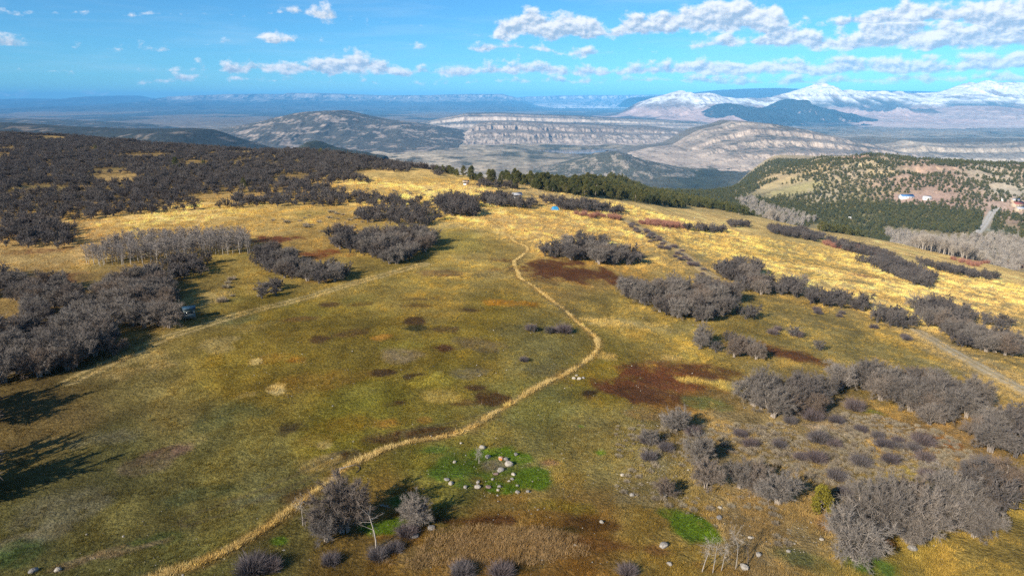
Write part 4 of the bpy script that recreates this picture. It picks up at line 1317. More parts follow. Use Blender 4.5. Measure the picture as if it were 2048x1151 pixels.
OG = "grey leafless oak shrub "
THICKETS = [
    # the slope at one side of the meadow
    ([(0, 448), (60, 442), (140, 458), (152, 482), (120, 498), (0, 494)], 3.4, .8, 1.1, "among the brush above the pale tall-grass strip", "oaks above the pale grass strip"),
    ([(-60, 545), (40, 560), (120, 572), (150, 600), (100, 612), (-60, 600)], 3.3, .75, 1.05, "in the loose scrub below the aspen grove", "oaks in loose scrub below the aspen grove"),
    ([(290, 548), (350, 524), (415, 526), (424, 545), (350, 564), (280, 575)], 3.0, .7, .95, "at the foot of the aspen grove", "oaks at the foot of the aspen grove"),
    ([(200, 575), (330, 572), (340, 600), (350, 640), (335, 668), (290, 660), (240, 648), (200, 625)], 3.1, .95, 1.25, "in the dense thicket beside the dark box blind", "oaks beside the dark box blind"),
    ([(60, 600), (150, 590), (200, 625), (200, 650), (120, 648), (50, 650)], 3.4, .85, 1.1, "in the thicket above the shaded meadow corner", "oaks above the shaded meadow corner"),
    ([(-80, 670), (40, 662), (130, 660), (250, 672), (255, 696), (170, 742), (90, 760), (-80, 800)], 3.2, 1.0, 1.3, "in the dark thicket at the meadow corner", "oaks in the dark corner thicket"),
    ([(505, 512), (560, 505), (600, 535), (690, 540), (705, 556), (640, 574), (560, 552), (520, 540)], 3.0, .8, 1.1, "in the thicket below the rust-red grass", "oaks below the rust-red grass"),
    ([(515, 580), (555, 570), (560, 592), (520, 600)], 2.8, .6, .8, "in the small clump beside the two-track lane", "oaks in the clump beside the two-track lane"),
    ([(640, 478), (720, 472), (760, 482), (850, 468), (872, 488), (830, 518), (785, 530), (730, 512), (660, 498)], 3.2, .95, 1.2, "in the dense thicket above the two-track lane", "oaks above the two-track lane"),
    ([(700, 430), (760, 425), (850, 430), (880, 445), (850, 456), (740, 448)], 3.5, .85, 1.1, "in the scrub below the hillside lane", "oaks below the hillside lane"),
    ([(868, 405), (900, 398), (945, 410), (958, 430), (920, 437), (880, 428)], 3.0, 1.0, 1.25, "in the round clump where the straw path begins", "oaks in the round clump at the start of the straw path"),
    # beyond the golden meadow
    ([(950, 398), (1000, 394), (1070, 412), (1060, 420), (980, 412)], 3.2, .8, 1.05, "in the hedge above the golden meadow beside the blue tarp", "oaks beside the blue tarp"),
    ([(1080, 402), (1200, 412), (1250, 424), (1240, 430), (1130, 422)], 3.6, .75, 1.0, "in the open hedge between golden meadow and junipers", "oaks between the golden meadow and junipers"),
    ([(950, 366), (1010, 370), (1040, 380), (960, 376)], 3.6, .7, .9, "in the thin strip above the blue tarp hedge", "oaks in the thin upper strip"),
    ([(1080, 503), (1150, 494), (1240, 508), (1298, 522), (1270, 535), (1180, 528), (1090, 514)], 3.0, .85, 1.1, "in the long thicket above the rust-red marsh", "oaks above the rust-red marsh"),
    ([(1150, 482), (1205, 482), (1215, 492), (1160, 494)], 3.0, .8, 1.0, "in the small clump at the golden meadow's edge", "oaks at the golden meadow's edge"),
    ([(1222, 590), (1290, 582), (1400, 577), (1472, 598), (1462, 630), (1400, 650), (1330, 634), (1290, 612)], 2.9, .85, 1.15, "in the thicket below the rust-red marsh", "oaks below the rust-red marsh"),
    ([(1480, 620), (1525, 640), (1500, 646), (1470, 640)], 3.0, .6, .8, "in the little group trailing off the middle thicket", "oaks trailing off the middle thicket"),
    ([(1428, 543), (1480, 532), (1525, 548), (1500, 565), (1440, 560)], 3.0, .85, 1.15, "where the dirt track enters the hedge", "oaks where the dirt track enters the hedge"),
    ([(1470, 570), (1520, 565), (1600, 580), (1605, 598), (1540, 594), (1480, 584)], 3.0, .8, 1.1, "in the hedge that continues the dirt track", "oaks in the hedge beyond the dirt track"),
    ([(1600, 592), (1700, 602), (1740, 612), (1735, 630), (1680, 622), (1610, 606)], 3.2, .7, 1.0, "in the middle of the long hedge row", "oaks in the middle of the long hedge row"),
    ([(1740, 628), (1800, 638), (1835, 652), (1810, 660), (1750, 650)], 3.0, .8, 1.05, "just above the gravel track's head", "oaks above the head of the gravel track"),
    ([(1830, 622), (1900, 616), (1930, 640), (1920, 662), (1850, 656)], 2.9, .95, 1.2, "in the clump at the gravel track's head", "oaks at the head of the gravel track"),
    ([(1890, 665), (1960, 672), (2035, 705), (2060, 722), (1990, 708), (1900, 690)], 2.9, .9, 1.15, "in the long clump below the gravel track's head", "oaks below the head of the gravel track"),
    ([(1930, 632), (2025, 650), (2020, 660), (1940, 644)], 3.3, .6, .8, "in the thin strip on the open golden slope", "oaks in the thin strip on the golden slope"),
    ([(1720, 524), (1785, 520), (1872, 560), (1850, 580), (1785, 552)], 3.2, .8, 1.1, "in the diagonal clump out on the golden slope", "oaks in the diagonal clump on the golden slope"),
    ([(1830, 524), (1900, 538), (1995, 556), (1985, 562), (1890, 548)], 3.6, .7, 1.0, "in the long line near the cottonwoods", "oaks in the line near the cottonwoods"),
    ([(1370, 456), (1450, 460), (1448, 468), (1375, 462)], 3.4, .75, .95, "in the short hedge beside the red willows", "oaks beside the red willows"),
    ([(1530, 455), (1600, 460), (1650, 478), (1630, 484), (1545, 468)], 3.4, .8, 1.05, "in the hedge at the meadow's wooded edge", "oaks at the meadow's wooded edge"),
    ([(1650, 480), (1740, 500), (1790, 515), (1770, 520), (1670, 496)], 3.4, .75, 1.0, "among the reddish willows on the slope", "oaks among the reddish willows on the slope"),
    ([(1455, 447), (1500, 448), (1500, 455), (1460, 454)], 3.6, .7, .9, "in the tuft of scrub past the red willows", "oaks past the red willows"),
    # the knoll
    ([(1490, 805), (1545, 780), (1640, 772), (1660, 800), (1650, 830), (1600, 840), (1540, 832)], 2.7, .9, 1.15, "at the straw-coloured end of the big knoll thicket", "oaks at the straw-coloured end of the knoll thicket"),
    ([(1650, 770), (1720, 768), (1800, 775), (1880, 795), (1950, 812), (1935, 835), (1870, 858), (1810, 826), (1740, 800)], 2.7, 1.0, 1.25, "in the tall heart of the big knoll thicket", "oaks in the heart of the knoll thicket"),
    ([(1960, 850), (2060, 850), (2160, 900), (2160, 960), (2060, 940), (1980, 905)], 2.9, .9, 1.15, "on the outer flank of the sagebrush knoll", "oaks on the outer flank of the knoll"),
    ([(1900, 960), (1990, 950), (2060, 980), (2100, 1020), (2020, 1020), (1930, 1000)], 2.8, .95, 1.2, "in the upper part of the lower tall thicket", "oaks in the upper part of the lower thicket"),
    ([(1725, 1035), (1775, 1010), (1900, 1020), (2000, 1015), (2040, 1055), (1990, 1080), (1900, 1092), (1800, 1085), (1740, 1070)], 2.6, 1.0, 1.25, "in the tall grey thicket below the sagebrush", "oaks in the tall thicket below the sagebrush"),
    ([(1390, 690), (1450, 680), (1530, 715), (1500, 725), (1430, 712)], 2.9, .7, .95, "in the loose clump by the rusty hollow", "oaks in the loose clump by the rusty hollow"),
]
for poly, sp, a, b, where, grp in THICKETS:
    thicket(OAK, poly, sp, a, b, OG + where, grp)


def single(kind, px, py, s, label, group=None, proto=None, rz=None):
    p = G(px, py)[0]
    kind.plant(p, s, label, group, rz, proto)
    return p


for (x, y, s, lab) in [
    (688, 1062, 1.45, "large leafless oak tree with a wide crown beside the straw path"), (655, 1082, .8, "slim leafless oak standing close beside the large oak tree"), (830, 1052, .78, "small round-crowned leafless oak beside the flat grey slab"),
    (1352, 862, .82, "lone pale leafless oak on the slope above the dark bushes"), (1395, 930, .95, "purple-topped leafless oak on the stony slope"), (1412, 975, .85, "lower pale-stemmed leafless oak on the stony slope"),
    (1478, 975, .85, "leafless oak among the trio beside the stony slope"), (1515, 985, .8, "middle leafless oak in the trio beside the stony slope"), (1557, 1008, .95, "round leafless oak beside the yellow-green juniper"),
    (1330, 995, .55, "small sparse leafless oak beside the pale boulders"), (1708, 1118, 1.15, "leafless oak with five pale trunks apart from the thicket"), (1700, 1030, .5, "small leafless oak in the juniper's shadow"),
    (1300, 888, .50, "low purple leafless oak above two dark bushes"), (1955, 880, .8, "leafless oak between the knoll thicket and the outer flank"), (1160, 480, .8, "rounded leafless oak standing proud at the golden meadow"),
    (735, 445, .8, "lone leafless oak in the grass below the hillside scrub"), (790, 398, .8, "lone leafless oak on the golden hillside strip"), (560, 578, .7, "lone pale leafless oak near the two-track lane"),
    (1590, 672, .6, "dark leafless oak alone on the olive slope"), (1640, 700, .55, "low leafless oak alone on the olive slope under another"), (1100, 668, .40, "low purple leafless oak in the middle of the meadow"), (1068, 664, .34, "smallest leafless oak of the two in the meadow's middle"),
]:
    single(OAK, x, y, s, lab)
# oaks beyond the picture's edge whose shadows lie across the meadow corner
for (x, y, s) in [(-40, 850, 1.6), (-75, 830, 1.5), (-130, 850, 1.5), (-60, 990, 1.5), (-110, 1010, 1.6), (-100, 960, 1.6), (-170, 1040, 1.7), (-20, 840, 1.2)]:
    single(OAK, x, y, s, OG + "casting its shadow over the meadow corner", "oaks shading the meadow corner")

# the wide scrubby hillside
HILL = [(-260, 263), (0, 266), (180, 275), (300, 286), (450, 296), (640, 304), (720, 313), (860, 332), (905, 342), (880, 352), (800, 345), (730, 340), (700, 350), (760, 372), (840, 396), (870, 420), (800, 430), (700, 412), (560, 414), (400, 420), (200, 440), (0, 446), (-260, 452)]
CLEAR = [Gp(c) for c in [[(170, 352), (260, 345), (290, 362), (200, 368)], [(370, 392), (520, 386), (520, 397), (380, 402)], [(640, 372), (700, 362), (800, 380), (860, 402), (820, 408), (700, 388)], [(225, 432), (420, 418), (600, 420), (600, 440), (220, 452)]]]


def hill_mask(X, Y):
    P = np.column_stack([X, Y])
    m = fbm(X / 26, Y / 40, 301, 4) > 0.37
    for c in CLEAR:
        m &= ~in_poly(P, c)
    return m


HW = Gclip(HILL, 30)
for q in with_z(poisson(HW, 3.5, RNG, mask=hill_mask, maxn=40000)):
    OAK.plant(q, RNG.uniform(.42, 1.02), OG + "in the wide scrub covering the hillside", "oaks covering the hillside")
OAK.finish(300, "oak_scrub", "dense grey leafless oak scrub over the hillside", 5)

# aspens
for poly, sp, a, b, where, grp in [
    ([(168, 528), (230, 496), (330, 484), (430, 484), (500, 484), (502, 508), (420, 512), (300, 528), (200, 534)], 1.7, .55, .76, "pale upright aspen in the long curved grove", "aspens in the long curved grove"),
]:
    W = Gp(poly)
    for q in with_z(poisson(W, sp, RNG)):
        t = (q[0] - W[:, 0].min()) / (W[:, 0].max() - W[:, 0].min())
        if t > .80:
            w2, g2 = "pale upright aspen at the grove's end beside the rust-red grass", "aspens at the rust-red end of the grove"
        elif t < .22:
            w2, g2 = "pale upright aspen at the grove's end by the pale tall grass", "aspens at the pale-grass end of the grove"
        else:
            w2, g2 = "pale upright aspen in the middle of the long curved grove", "aspens in the middle of the grove"
        ASPEN.plant(q, RNG.uniform(a, b), w2, g2)
ASPEN.finish(300, "aspen_mass", "pale upright aspens filling the long grove", 6)

# junipers
JREG = [
    ([(1000, 362), (1050, 372), (1110, 388), (1200, 398), (1300, 408), (1400, 415), (1500, 430), (1490, 412), (1400, 398), (1330, 382), (1290, 372), (1262, 362), (1215, 356), (1150, 360), (1080, 356), (1000, 350)], 4.3, .26, "dark green juniper in the wood behind the golden meadow", "junipers behind the golden meadow"),
    ([(1300, 404), (1500, 432), (1620, 452), (1650, 430), (1600, 405), (1500, 395), (1380, 385), (1310, 380)], 5.2, .34, "dark green juniper on the valley side below the meadow", "junipers on the valley side"),
    ([(1640, 462), (1700, 470), (1800, 484), (1830, 492), (1810, 468), (1750, 455), (1650, 448)], 4.2, .2, "yellowish dark juniper in the stand at the meadow's lower edge", "junipers at the meadow's lower edge"),
    ([(1620, 412), (1700, 405), (1820, 412), (1950, 424), (1968, 428), (1955, 462), (1900, 468), (1800, 455), (1700, 446), (1640, 436)], 5.0, .2, "olive juniper in the flat woodland across the valley", "junipers in the flat valley woodland"),
    ([(1992, 425), (2100, 430), (2140, 470), (2000, 462), (1980, 450)], 5.4, .34, "olive juniper beyond the pale road", "junipers beyond the pale road"),
    ("hill", 6.0, .33, "dark green juniper on the long hill across the valley", "junipers on the long hill"),
    ([(900, 345), (960, 350), (1010, 362), (1000, 372), (930, 358), (860, 345)], 6.5, .45, "dark green juniper at the plateau's edge", "junipers at the plateau's edge"),
]
KNOLL = G(1221, 364)[0]
BARE = [Gp(c) for c in [[(1488, 392), (1530, 370), (1625, 362), (1622, 388), (1540, 396)], [(1780, 402), (1790, 385), (1885, 392), (1880, 406)], [(1948, 478), (1964, 440), (1976, 424), (1996, 424), (1985, 445), (1976, 478)]]]
for poly, sp, cut, lab, grp in JREG:
    if poly == "hill":
        W = np.array([(r * math.sin(math.radians(t)), r * math.cos(math.radians(t))) for r, t in [(860, 17), (850, 24), (860, 32), (800, 42), (1440, 44), (1560, 30), (1750, 24), (1800, 16), (1250, 14)]])
    else:
        W = Gclip(poly, 12) if "golden" in lab or "plateau" in lab else Gfar(poly, 1380)

    def jm(X, Y, cut=cut):
        P = np.column_stack([X, Y])
        m = fbm(X / 55, Y / 75, 401, 4) > cut
        for c in BARE:
            m &= ~in_poly(P, c)
        return m
    Q = with_z(poisson(W, sp, RNG, mask=jm, maxn=9000))
    lit = ground_col(Q[:, 0], Q[:, 1] - 8)[:, 0] > .40 if "golden meadow" in lab else np.zeros(len(Q), bool)
    for qi, q in enumerate(Q):
        l2, g2 = lab, grp
        if "golden meadow" in lab:
            if math.hypot(q[0] - KNOLL[0], (q[1] - KNOLL[1]) * .6) < 26:
                l2, g2 = "dark green juniper on the round wooded knoll", "junipers on the round knoll"
            elif lit[qi]:
                l2, g2 = "dark green juniper fringing the golden grass", "junipers fringing the golden grass"
        JUNIPER.plant(q, RNG.uniform(.75, 1.25), l2, g2)
for (x, y, s, lab) in [(352, 340, 1.3, "tall green juniper standing out of the hillside scrub"), (408, 338, .9, "smaller green juniper beside the tall one in the scrub"), (190, 302, .8, "small green juniper near the top of the scrubby hillside"),
                       (488, 378, .9, "lone green juniper low in the hillside scrub"), (882, 338, 1.1, "green juniper at the corner of the golden strip"), (898, 336, .9, "second green juniper at the corner of the golden strip"), (642, 310, .9, "green juniper on the low knob"),
                       (1000, 372, .9, "green juniper by the upper thin strip of oaks"), (996, 398, .75, "green juniper poking out of the blue tarp hedge"), (950, 404, .5, "bright little juniper in the round clump's shade"), (738, 478, .55, "small green juniper buried in the thicket above the lane"),
                       (1030, 378, .9, "green juniper between golden grass and the woodland")]:
    single(JUNIPER, x, y, s, lab)
JUNIPER.finish(300, "juniper_woodland", "dark green juniper woodland covering the far hill and valley", 7)
# the yellow-green juniper on the slope
st, cr = juniper_tree(390, 2.75, 2.0, 3200, .20)
yj = empty("juniper_tree", G(1641, 1024)[0] - np.array([0, 0, .05]), 1.0)
tag(yj, "yellow-green juniper standing alone between bare grey oaks", "tree")
obj("trunk", st.mesh("juniper_trunk_single", M_JUNS), yj)
obj("crown", cr.mesh("juniper_crown_single", M_JUNY), yj)

# cottonwoods along the creek
for poly, sp, a, b, lab, grp in [
    ([(1470, 402), (1500, 400), (1540, 418), (1600, 432), (1640, 446), (1610, 450), (1540, 440), (1490, 425)], 6.5, .6, .95, "pale leafless cottonwood along the creek below the yellow field", "cottonwoods below the yellow field"),
    ([(1770, 468), (1820, 474), (1900, 484), (1990, 478), (2100, 492), (2150, 560), (2040, 540), (1930, 522), (1840, 498)], 6.0, .65, 1.05, "pale leafless cottonwood in the creek wood near the pale road", "cottonwoods near the pale road"),
]:
    W = Gp(poly)
    for q in with_z(poisson(W, sp, RNG)):
        COTTON.plant(q, RNG.uniform(a, b), lab, grp)
COTTON.finish(300, "cottonwood_wood", "pale leafless cottonwoods massed along the creek", 8)
for poly, lab, grp in [([(1270, 446), (1300, 442), (1372, 452), (1368, 458), (1300, 452)], "red-stemmed willow in the bright red strip by the golden meadow", "red willows by the golden meadow"),
                       ([(1140, 428), (1200, 432), (1250, 438), (1235, 441), (1160, 434)], "red-stemmed willow in the pale strip above the golden meadow", "red willows above the golden meadow"),
                       ([(1640, 484), (1700, 494), (1760, 506), (1750, 512), (1660, 494)], "pinkish willow in the strip on the golden slope", "willows on the golden slope"),
                       ([(1900, 518), (1960, 528), (2040, 536), (2035, 541), (1950, 534)], "pinkish willow in the strip before the cottonwoods", "willows before the cottonwoods")]:
    for q in with_z(poisson(Gp(poly), 2.6, RNG, maxn=70)):
        WILLOW.plant(q, RNG.uniform(.75, 1.1), lab, grp)
WILLOW.finish(280, "willow_mass", "reddish willows in strips on the slope", 9)

# dark brush on the knoll, row along the dirt track, and sagebrush
for (x, y, s, lab) in [
    (1385, 868, 1.1, "dark rounded bush under the lone pale oak"), (1480, 872, .95, "dark purple bush at the knoll's upper corner"), (1500, 892, 1.0, "dark purple bush just below the knoll's corner bush"), (1557, 893, .95, "round dark bush on the open knoll"),
    (1625, 838, 1.5, "large dark bush tucked against the knoll thicket"), (1672, 845, 1.1, "dark bush before the gap in the knoll thicket"), (1708, 818, 1.5, "grey-green low bush in the gap of the knoll thicket"), (1635, 882, 1.4, "long dark purple bush in the middle of the knoll"),
    (1668, 892, .9, "dark bush touching the long purple bush"), (1720, 863, .9, "small dark bush above the pale bare streak"), (1755, 874, .8, "small dark bush beside the pale bare streak"), (1766, 893, 1.1, "rounded dark bush below the pale bare streak"),
    (1795, 885, .8, "small blue-grey bush on the knoll"), (1793, 896, .8, "small dark bush under the blue-grey bush"), (1845, 888, 1.4, "broad blue-grey bush on the knoll's outer side"), (1825, 900, 1.0, "dark bush before the broad blue-grey bush"),
    (1780, 925, 1.15, "round dark bush low on the knoll"), (1848, 920, 1.1, "round dark bush by the lower thicket's top"), (1720, 930, 1.3, "wide dark bush in the lower middle of the knoll"), (1632, 922, 1.25, "dark purple bush over the yellow-green juniper"),
    (1602, 918, .9, "small dark bush by itself low on the knoll"), (1672, 957, 1.1, "dark bush just above the yellow-green juniper"), (1296, 884, 1.1, "dark bush at the edge of the stony slope"), (1332, 900, 1.0, "dark purple bush beside the stony slope"), (1297, 918, 1.0, "low dark bush under the other stony-slope bushes"),
    (1128, 664, 1.5, "dark purple bush in the middle of the meadow"), (1108, 664, 1.0, "dark bush touching the purple meadow bush"), (1048, 722, .8, "small dark bush alone on the meadow below the others"), (1062, 660, 1.1, "grey bush at the end of the meadow bush row"),
    (1855, 955, 1.0, "dark bush against the lower thicket"), (1580, 845, 1.0, "dark bush at the foot of the knoll thicket"), (1690, 990, .9, "dark bush behind the juniper's shadow"), (815, 1068, 1.1, "dark brush at the foot of the small round oak"),
    (1555, 660, .9, "small dark bush below the middle thicket"), (1545, 668, 1.1, "grey-brown bush on the olive slope"), (1592, 672, 1.3, "dark bush under the lone oak on the olive slope"), (505, 1142, 1.5, "dark bush at the bottom end of the straw path"), (540, 1138, 1.0, "small dark bush beside the bigger one at the straw path's end"),
    (662, 1125, .9, "dark bush by the bare snag's shadow"), (756, 1115, 1.0, "dark stump of brush at the foot of the bare snag"), (790, 1100, .8, "small dark brush beside the bare snag"),
]:
    single(BRUSH, x, y, s, lab)
for poly, sp, lab, grp in [
    ([(1240, 446), (1262, 446), (1340, 488), (1425, 545), (1405, 550), (1330, 502)], 3.6, "dark bush lining the dirt track", "bushes lining the dirt track"),
    ([(1620, 612), (1700, 630), (1830, 680), (1820, 690), (1690, 645), (1610, 622)], 4.5, "dark low bush strung below the long hedge row", "bushes below the long hedge row"),
    ([(915, 1140), (1040, 1140), (1060, 1156), (915, 1158)], 1.7, "lavender-grey brush at the lower edge of the straw-brown marsh", "lavender-grey brush below the marsh"),
    ([(1215, 1128), (1290, 1138), (1290, 1156), (1210, 1150)], 1.7, "dark spiky brush below the straw-brown marsh", "dark spiky brush below the marsh"),
    ([(420, 560), (520, 540), (560, 560), (560, 590), (430, 610)], 5.0, "low grey bush on the grass above the two-track lane", "low bushes above the two-track lane"),
    ([(540, 440), (690, 420), (760, 440), (720, 470), (640, 465)], 5.5, "low grey bush on the grass under the hillside scrub", "low bushes under the hillside scrub"),
    ([(640, 380), (960, 380), (960, 392), (700, 398)], 7.0, "grey bush dotted on the golden strips", "bushes dotted on the golden strips"),
]:
    for q in with_z(poisson(Gp(poly), sp, RNG, maxn=60)):
        if "above the two-track" in lab or "hillside" in lab or "golden strips" in lab:
            SAGE.plant(q, RNG.uniform(.9, 1.9), lab, grp)
        else:
            BRUSH.plant(q, RNG.uniform(.7, 1.25), lab, grp)
BRUSH.finish(300, "brush_mass", "dark low brush along the slope", 10)


def sage_mask(X, Y):
    return fbm(X / 7, Y / 9, 501, 3) > 0.36


KN = [(1440, 850), (1560, 845), (1640, 860), (1700, 820), (1780, 835), (1900, 870), (1960, 920), (1880, 960), (1760, 960), (1680, 980), (1620, 960), (1520, 930), (1420, 900)]
SL = [(1230, 850), (1440, 850), (1420, 900), (1520, 940), (1560, 1000), (1640, 1040), (1680, 1080), (1600, 1110), (1450, 1060), (1330, 1010), (1230, 980)]
for q in with_z(poisson(Gp(KN), .85, RNG, mask=sage_mask, maxn=3000)):
    near = min(math.hypot(q[0] - w[0][0], q[1] - w[0][1]) for w in BRUSH.want[:60])
    if near < 2.2:
        SAGE.plant(q, RNG.uniform(.42, .9), "grey-brown sagebrush hugging a dark bush on the knoll", "sagebrush hugging dark bushes")
    else:
        SAGE.plant(q, RNG.uniform(.42, .9), "grey-brown sagebrush on the knoll's open carpet", "sagebrush on the open knoll")
for q in with_z(poisson(Gp(SL), 1.15, RNG, mask=sage_mask, maxn=1500)):
    SAGE.plant(q, RNG.uniform(.35, .75), "small sagebrush dotted over the stony slope", "sagebrush on the stony slope")
SAGE.finish(300, "sagebrush_cover", "grey-brown sagebrush carpeting the knoll and slope", 11)


# ------------------------------------------------------------------ grass tufts and stones
def polar_pts(n, a0, a1, r0, r1, rng):
    a = np.radians(rng.uniform(a0, a1, n))
    r = np.exp(rng.uniform(math.log(r0), math.log(r1), n))
    return r * np.sin(a), r * np.cos(a)


def build_grass():
    rng = np.random.default_rng(77)
    src = source("tuft_source", [tuft_mesh(900 + i).mesh("tuft", M_GRASS) for i in range(4)])
    X, Y = polar_pts(190000, -43, 43, 42, 330, rng)
    keep = fbm(X / 2.5, Y / 3.2, 601, 3) > rng.uniform(.30, .62, len(X))
    X, Y = X[keep], Y[keep]
    c = ground_col(X, Y)
    lum = c @ np.array([.3, .6, .1])
    s = (.35 + 1.9 * np.clip(lum - .08, 0, .4)) * rng.uniform(.6, 1.3, len(X))
    r = np.hypot(X, Y)
    s = s * (1 + sstep(120, 330, r) * .5)
    t = c * rng.uniform(.6, 1.6, len(X))[:, None] * np.array([1.10, 1.03, .86])
    stuff("grass", "short dry grass tufts over the meadows", np.column_stack([X, Y, ground_h(X, Y)]), np.column_stack([s * 1.3, s * 1.3, s]), src, 78, np.clip(t, 0, .75), .12)
    # tall straw along the old ditch line
    seg = np.linalg.norm(np.diff(PATHW, axis=0), axis=1)
    cum = np.concatenate([[0], np.cumsum(seg)])
    n = 4200
    u = rng.uniform(0, cum[-1], n)
    px = np.interp(u, cum, PATHW[:, 0]) + rng.normal(0, .17, n)
    py = np.interp(u, cum, PATHW[:, 1]) + rng.normal(0, .17, n)
    k = fbm(u / 3.0, u * 0, 611, 3) > rng.uniform(.30, .62, n)
    px, py = px[k], py[k]
    n = len(px)
    s = rng.uniform(.3, .95, n) * (.35 + 1.1 * vnoise(px / 2.2, py / 2.2, 613))
    t = np.array([.66, .48, .19]) * rng.uniform(.65, 1.2, n)[:, None]
    stuff("straw_grass", "tall straw-coloured grass along the winding ditch line", np.column_stack([px, py, ground_h(px, py)]), s, src, 79, np.clip(t, 0, .75), .16)
    # coarse dead weeds in the marshy hollow
    W = Gp([(850, 1062), (960, 1048), (1080, 1050), (1170, 1075), (1180, 1110), (1060, 1130), (900, 1130), (760, 1150), (720, 1120)])
    P = poisson(W, .27, rng, mask=lambda x, y: fbm(x / 3, y / 3, 621, 3) > .38, maxn=9000)
    n = len(P)
    t = np.array([.27, .175, .08]) * rng.uniform(.5, 1.5, n)[:, None]
    stuff("dead_weeds", "coarse brown dead weeds in the marshy hollow", with_z(P), rng.uniform(.4, 1.05, n), src, 80, t, .25)


build_grass()


def rock_mesh(name, seed, mat, sub=2, flat=.62):
    import bmesh
    bm = bmesh.new()
    bmesh.ops.create_icosphere(bm, subdivisions=sub, radius=1.0)
    rng = np.random.default_rng(seed)
    axes = unit(rng.normal(size=(9, 3)))
    cut = rng.uniform(.62, .95, 9)
    for v in bm.verts:
        p = np.array(v.co)
        for a, c in zip(axes, cut):          # split faces like broken basalt
            d = p @ a
            if d > c:
                p = p - a * (d - c) * .85
        p = p * (1 + .10 * (rng.random() - .5))
        v.co = (p[0], p[1] * .85, p[2] * flat)
    me = bpy.data.meshes.new(name)
    bm.to_mesh(me)
    bm.free()
    me.materials.append(mat)
    return me


def mat_rock(name, c0, c1, lichen=None):
    m, t, b = new_mat(name, .9, .2)
    tc = t.add('ShaderNodeTexCoord')
    oi = t.add('ShaderNodeObjectInfo')
    col = t.mix(t.ramp(t.noise(tc.outputs['Object'], 2.2, 5.0, .65), .35, .68), (*c0, 1), (*c1, 1))
    col = t.mix(1.0, col, t.mix(oi.outputs['Random'], (.7, .7, .72, 1), (1.15, 1.1, 1.02, 1)), 'MULTIPLY')
    if lichen:
        col = t.mix(t.ramp(t.noise(tc.outputs['Object'], 1.4, 3.0, .5), .48, .56), col, (*lichen, 1))
    t.put(b.inputs['Base Color'], col)
    bn = t.add('ShaderNodeBump')
    bn.inputs['Distance'].default_value = .06
    t.put(bn.inputs['Height'], t.noise(tc.outputs['Object'], 5.0, 5.0, .6))
    t.l.new(bn.outputs[0], b.inputs['Normal'])
    return m


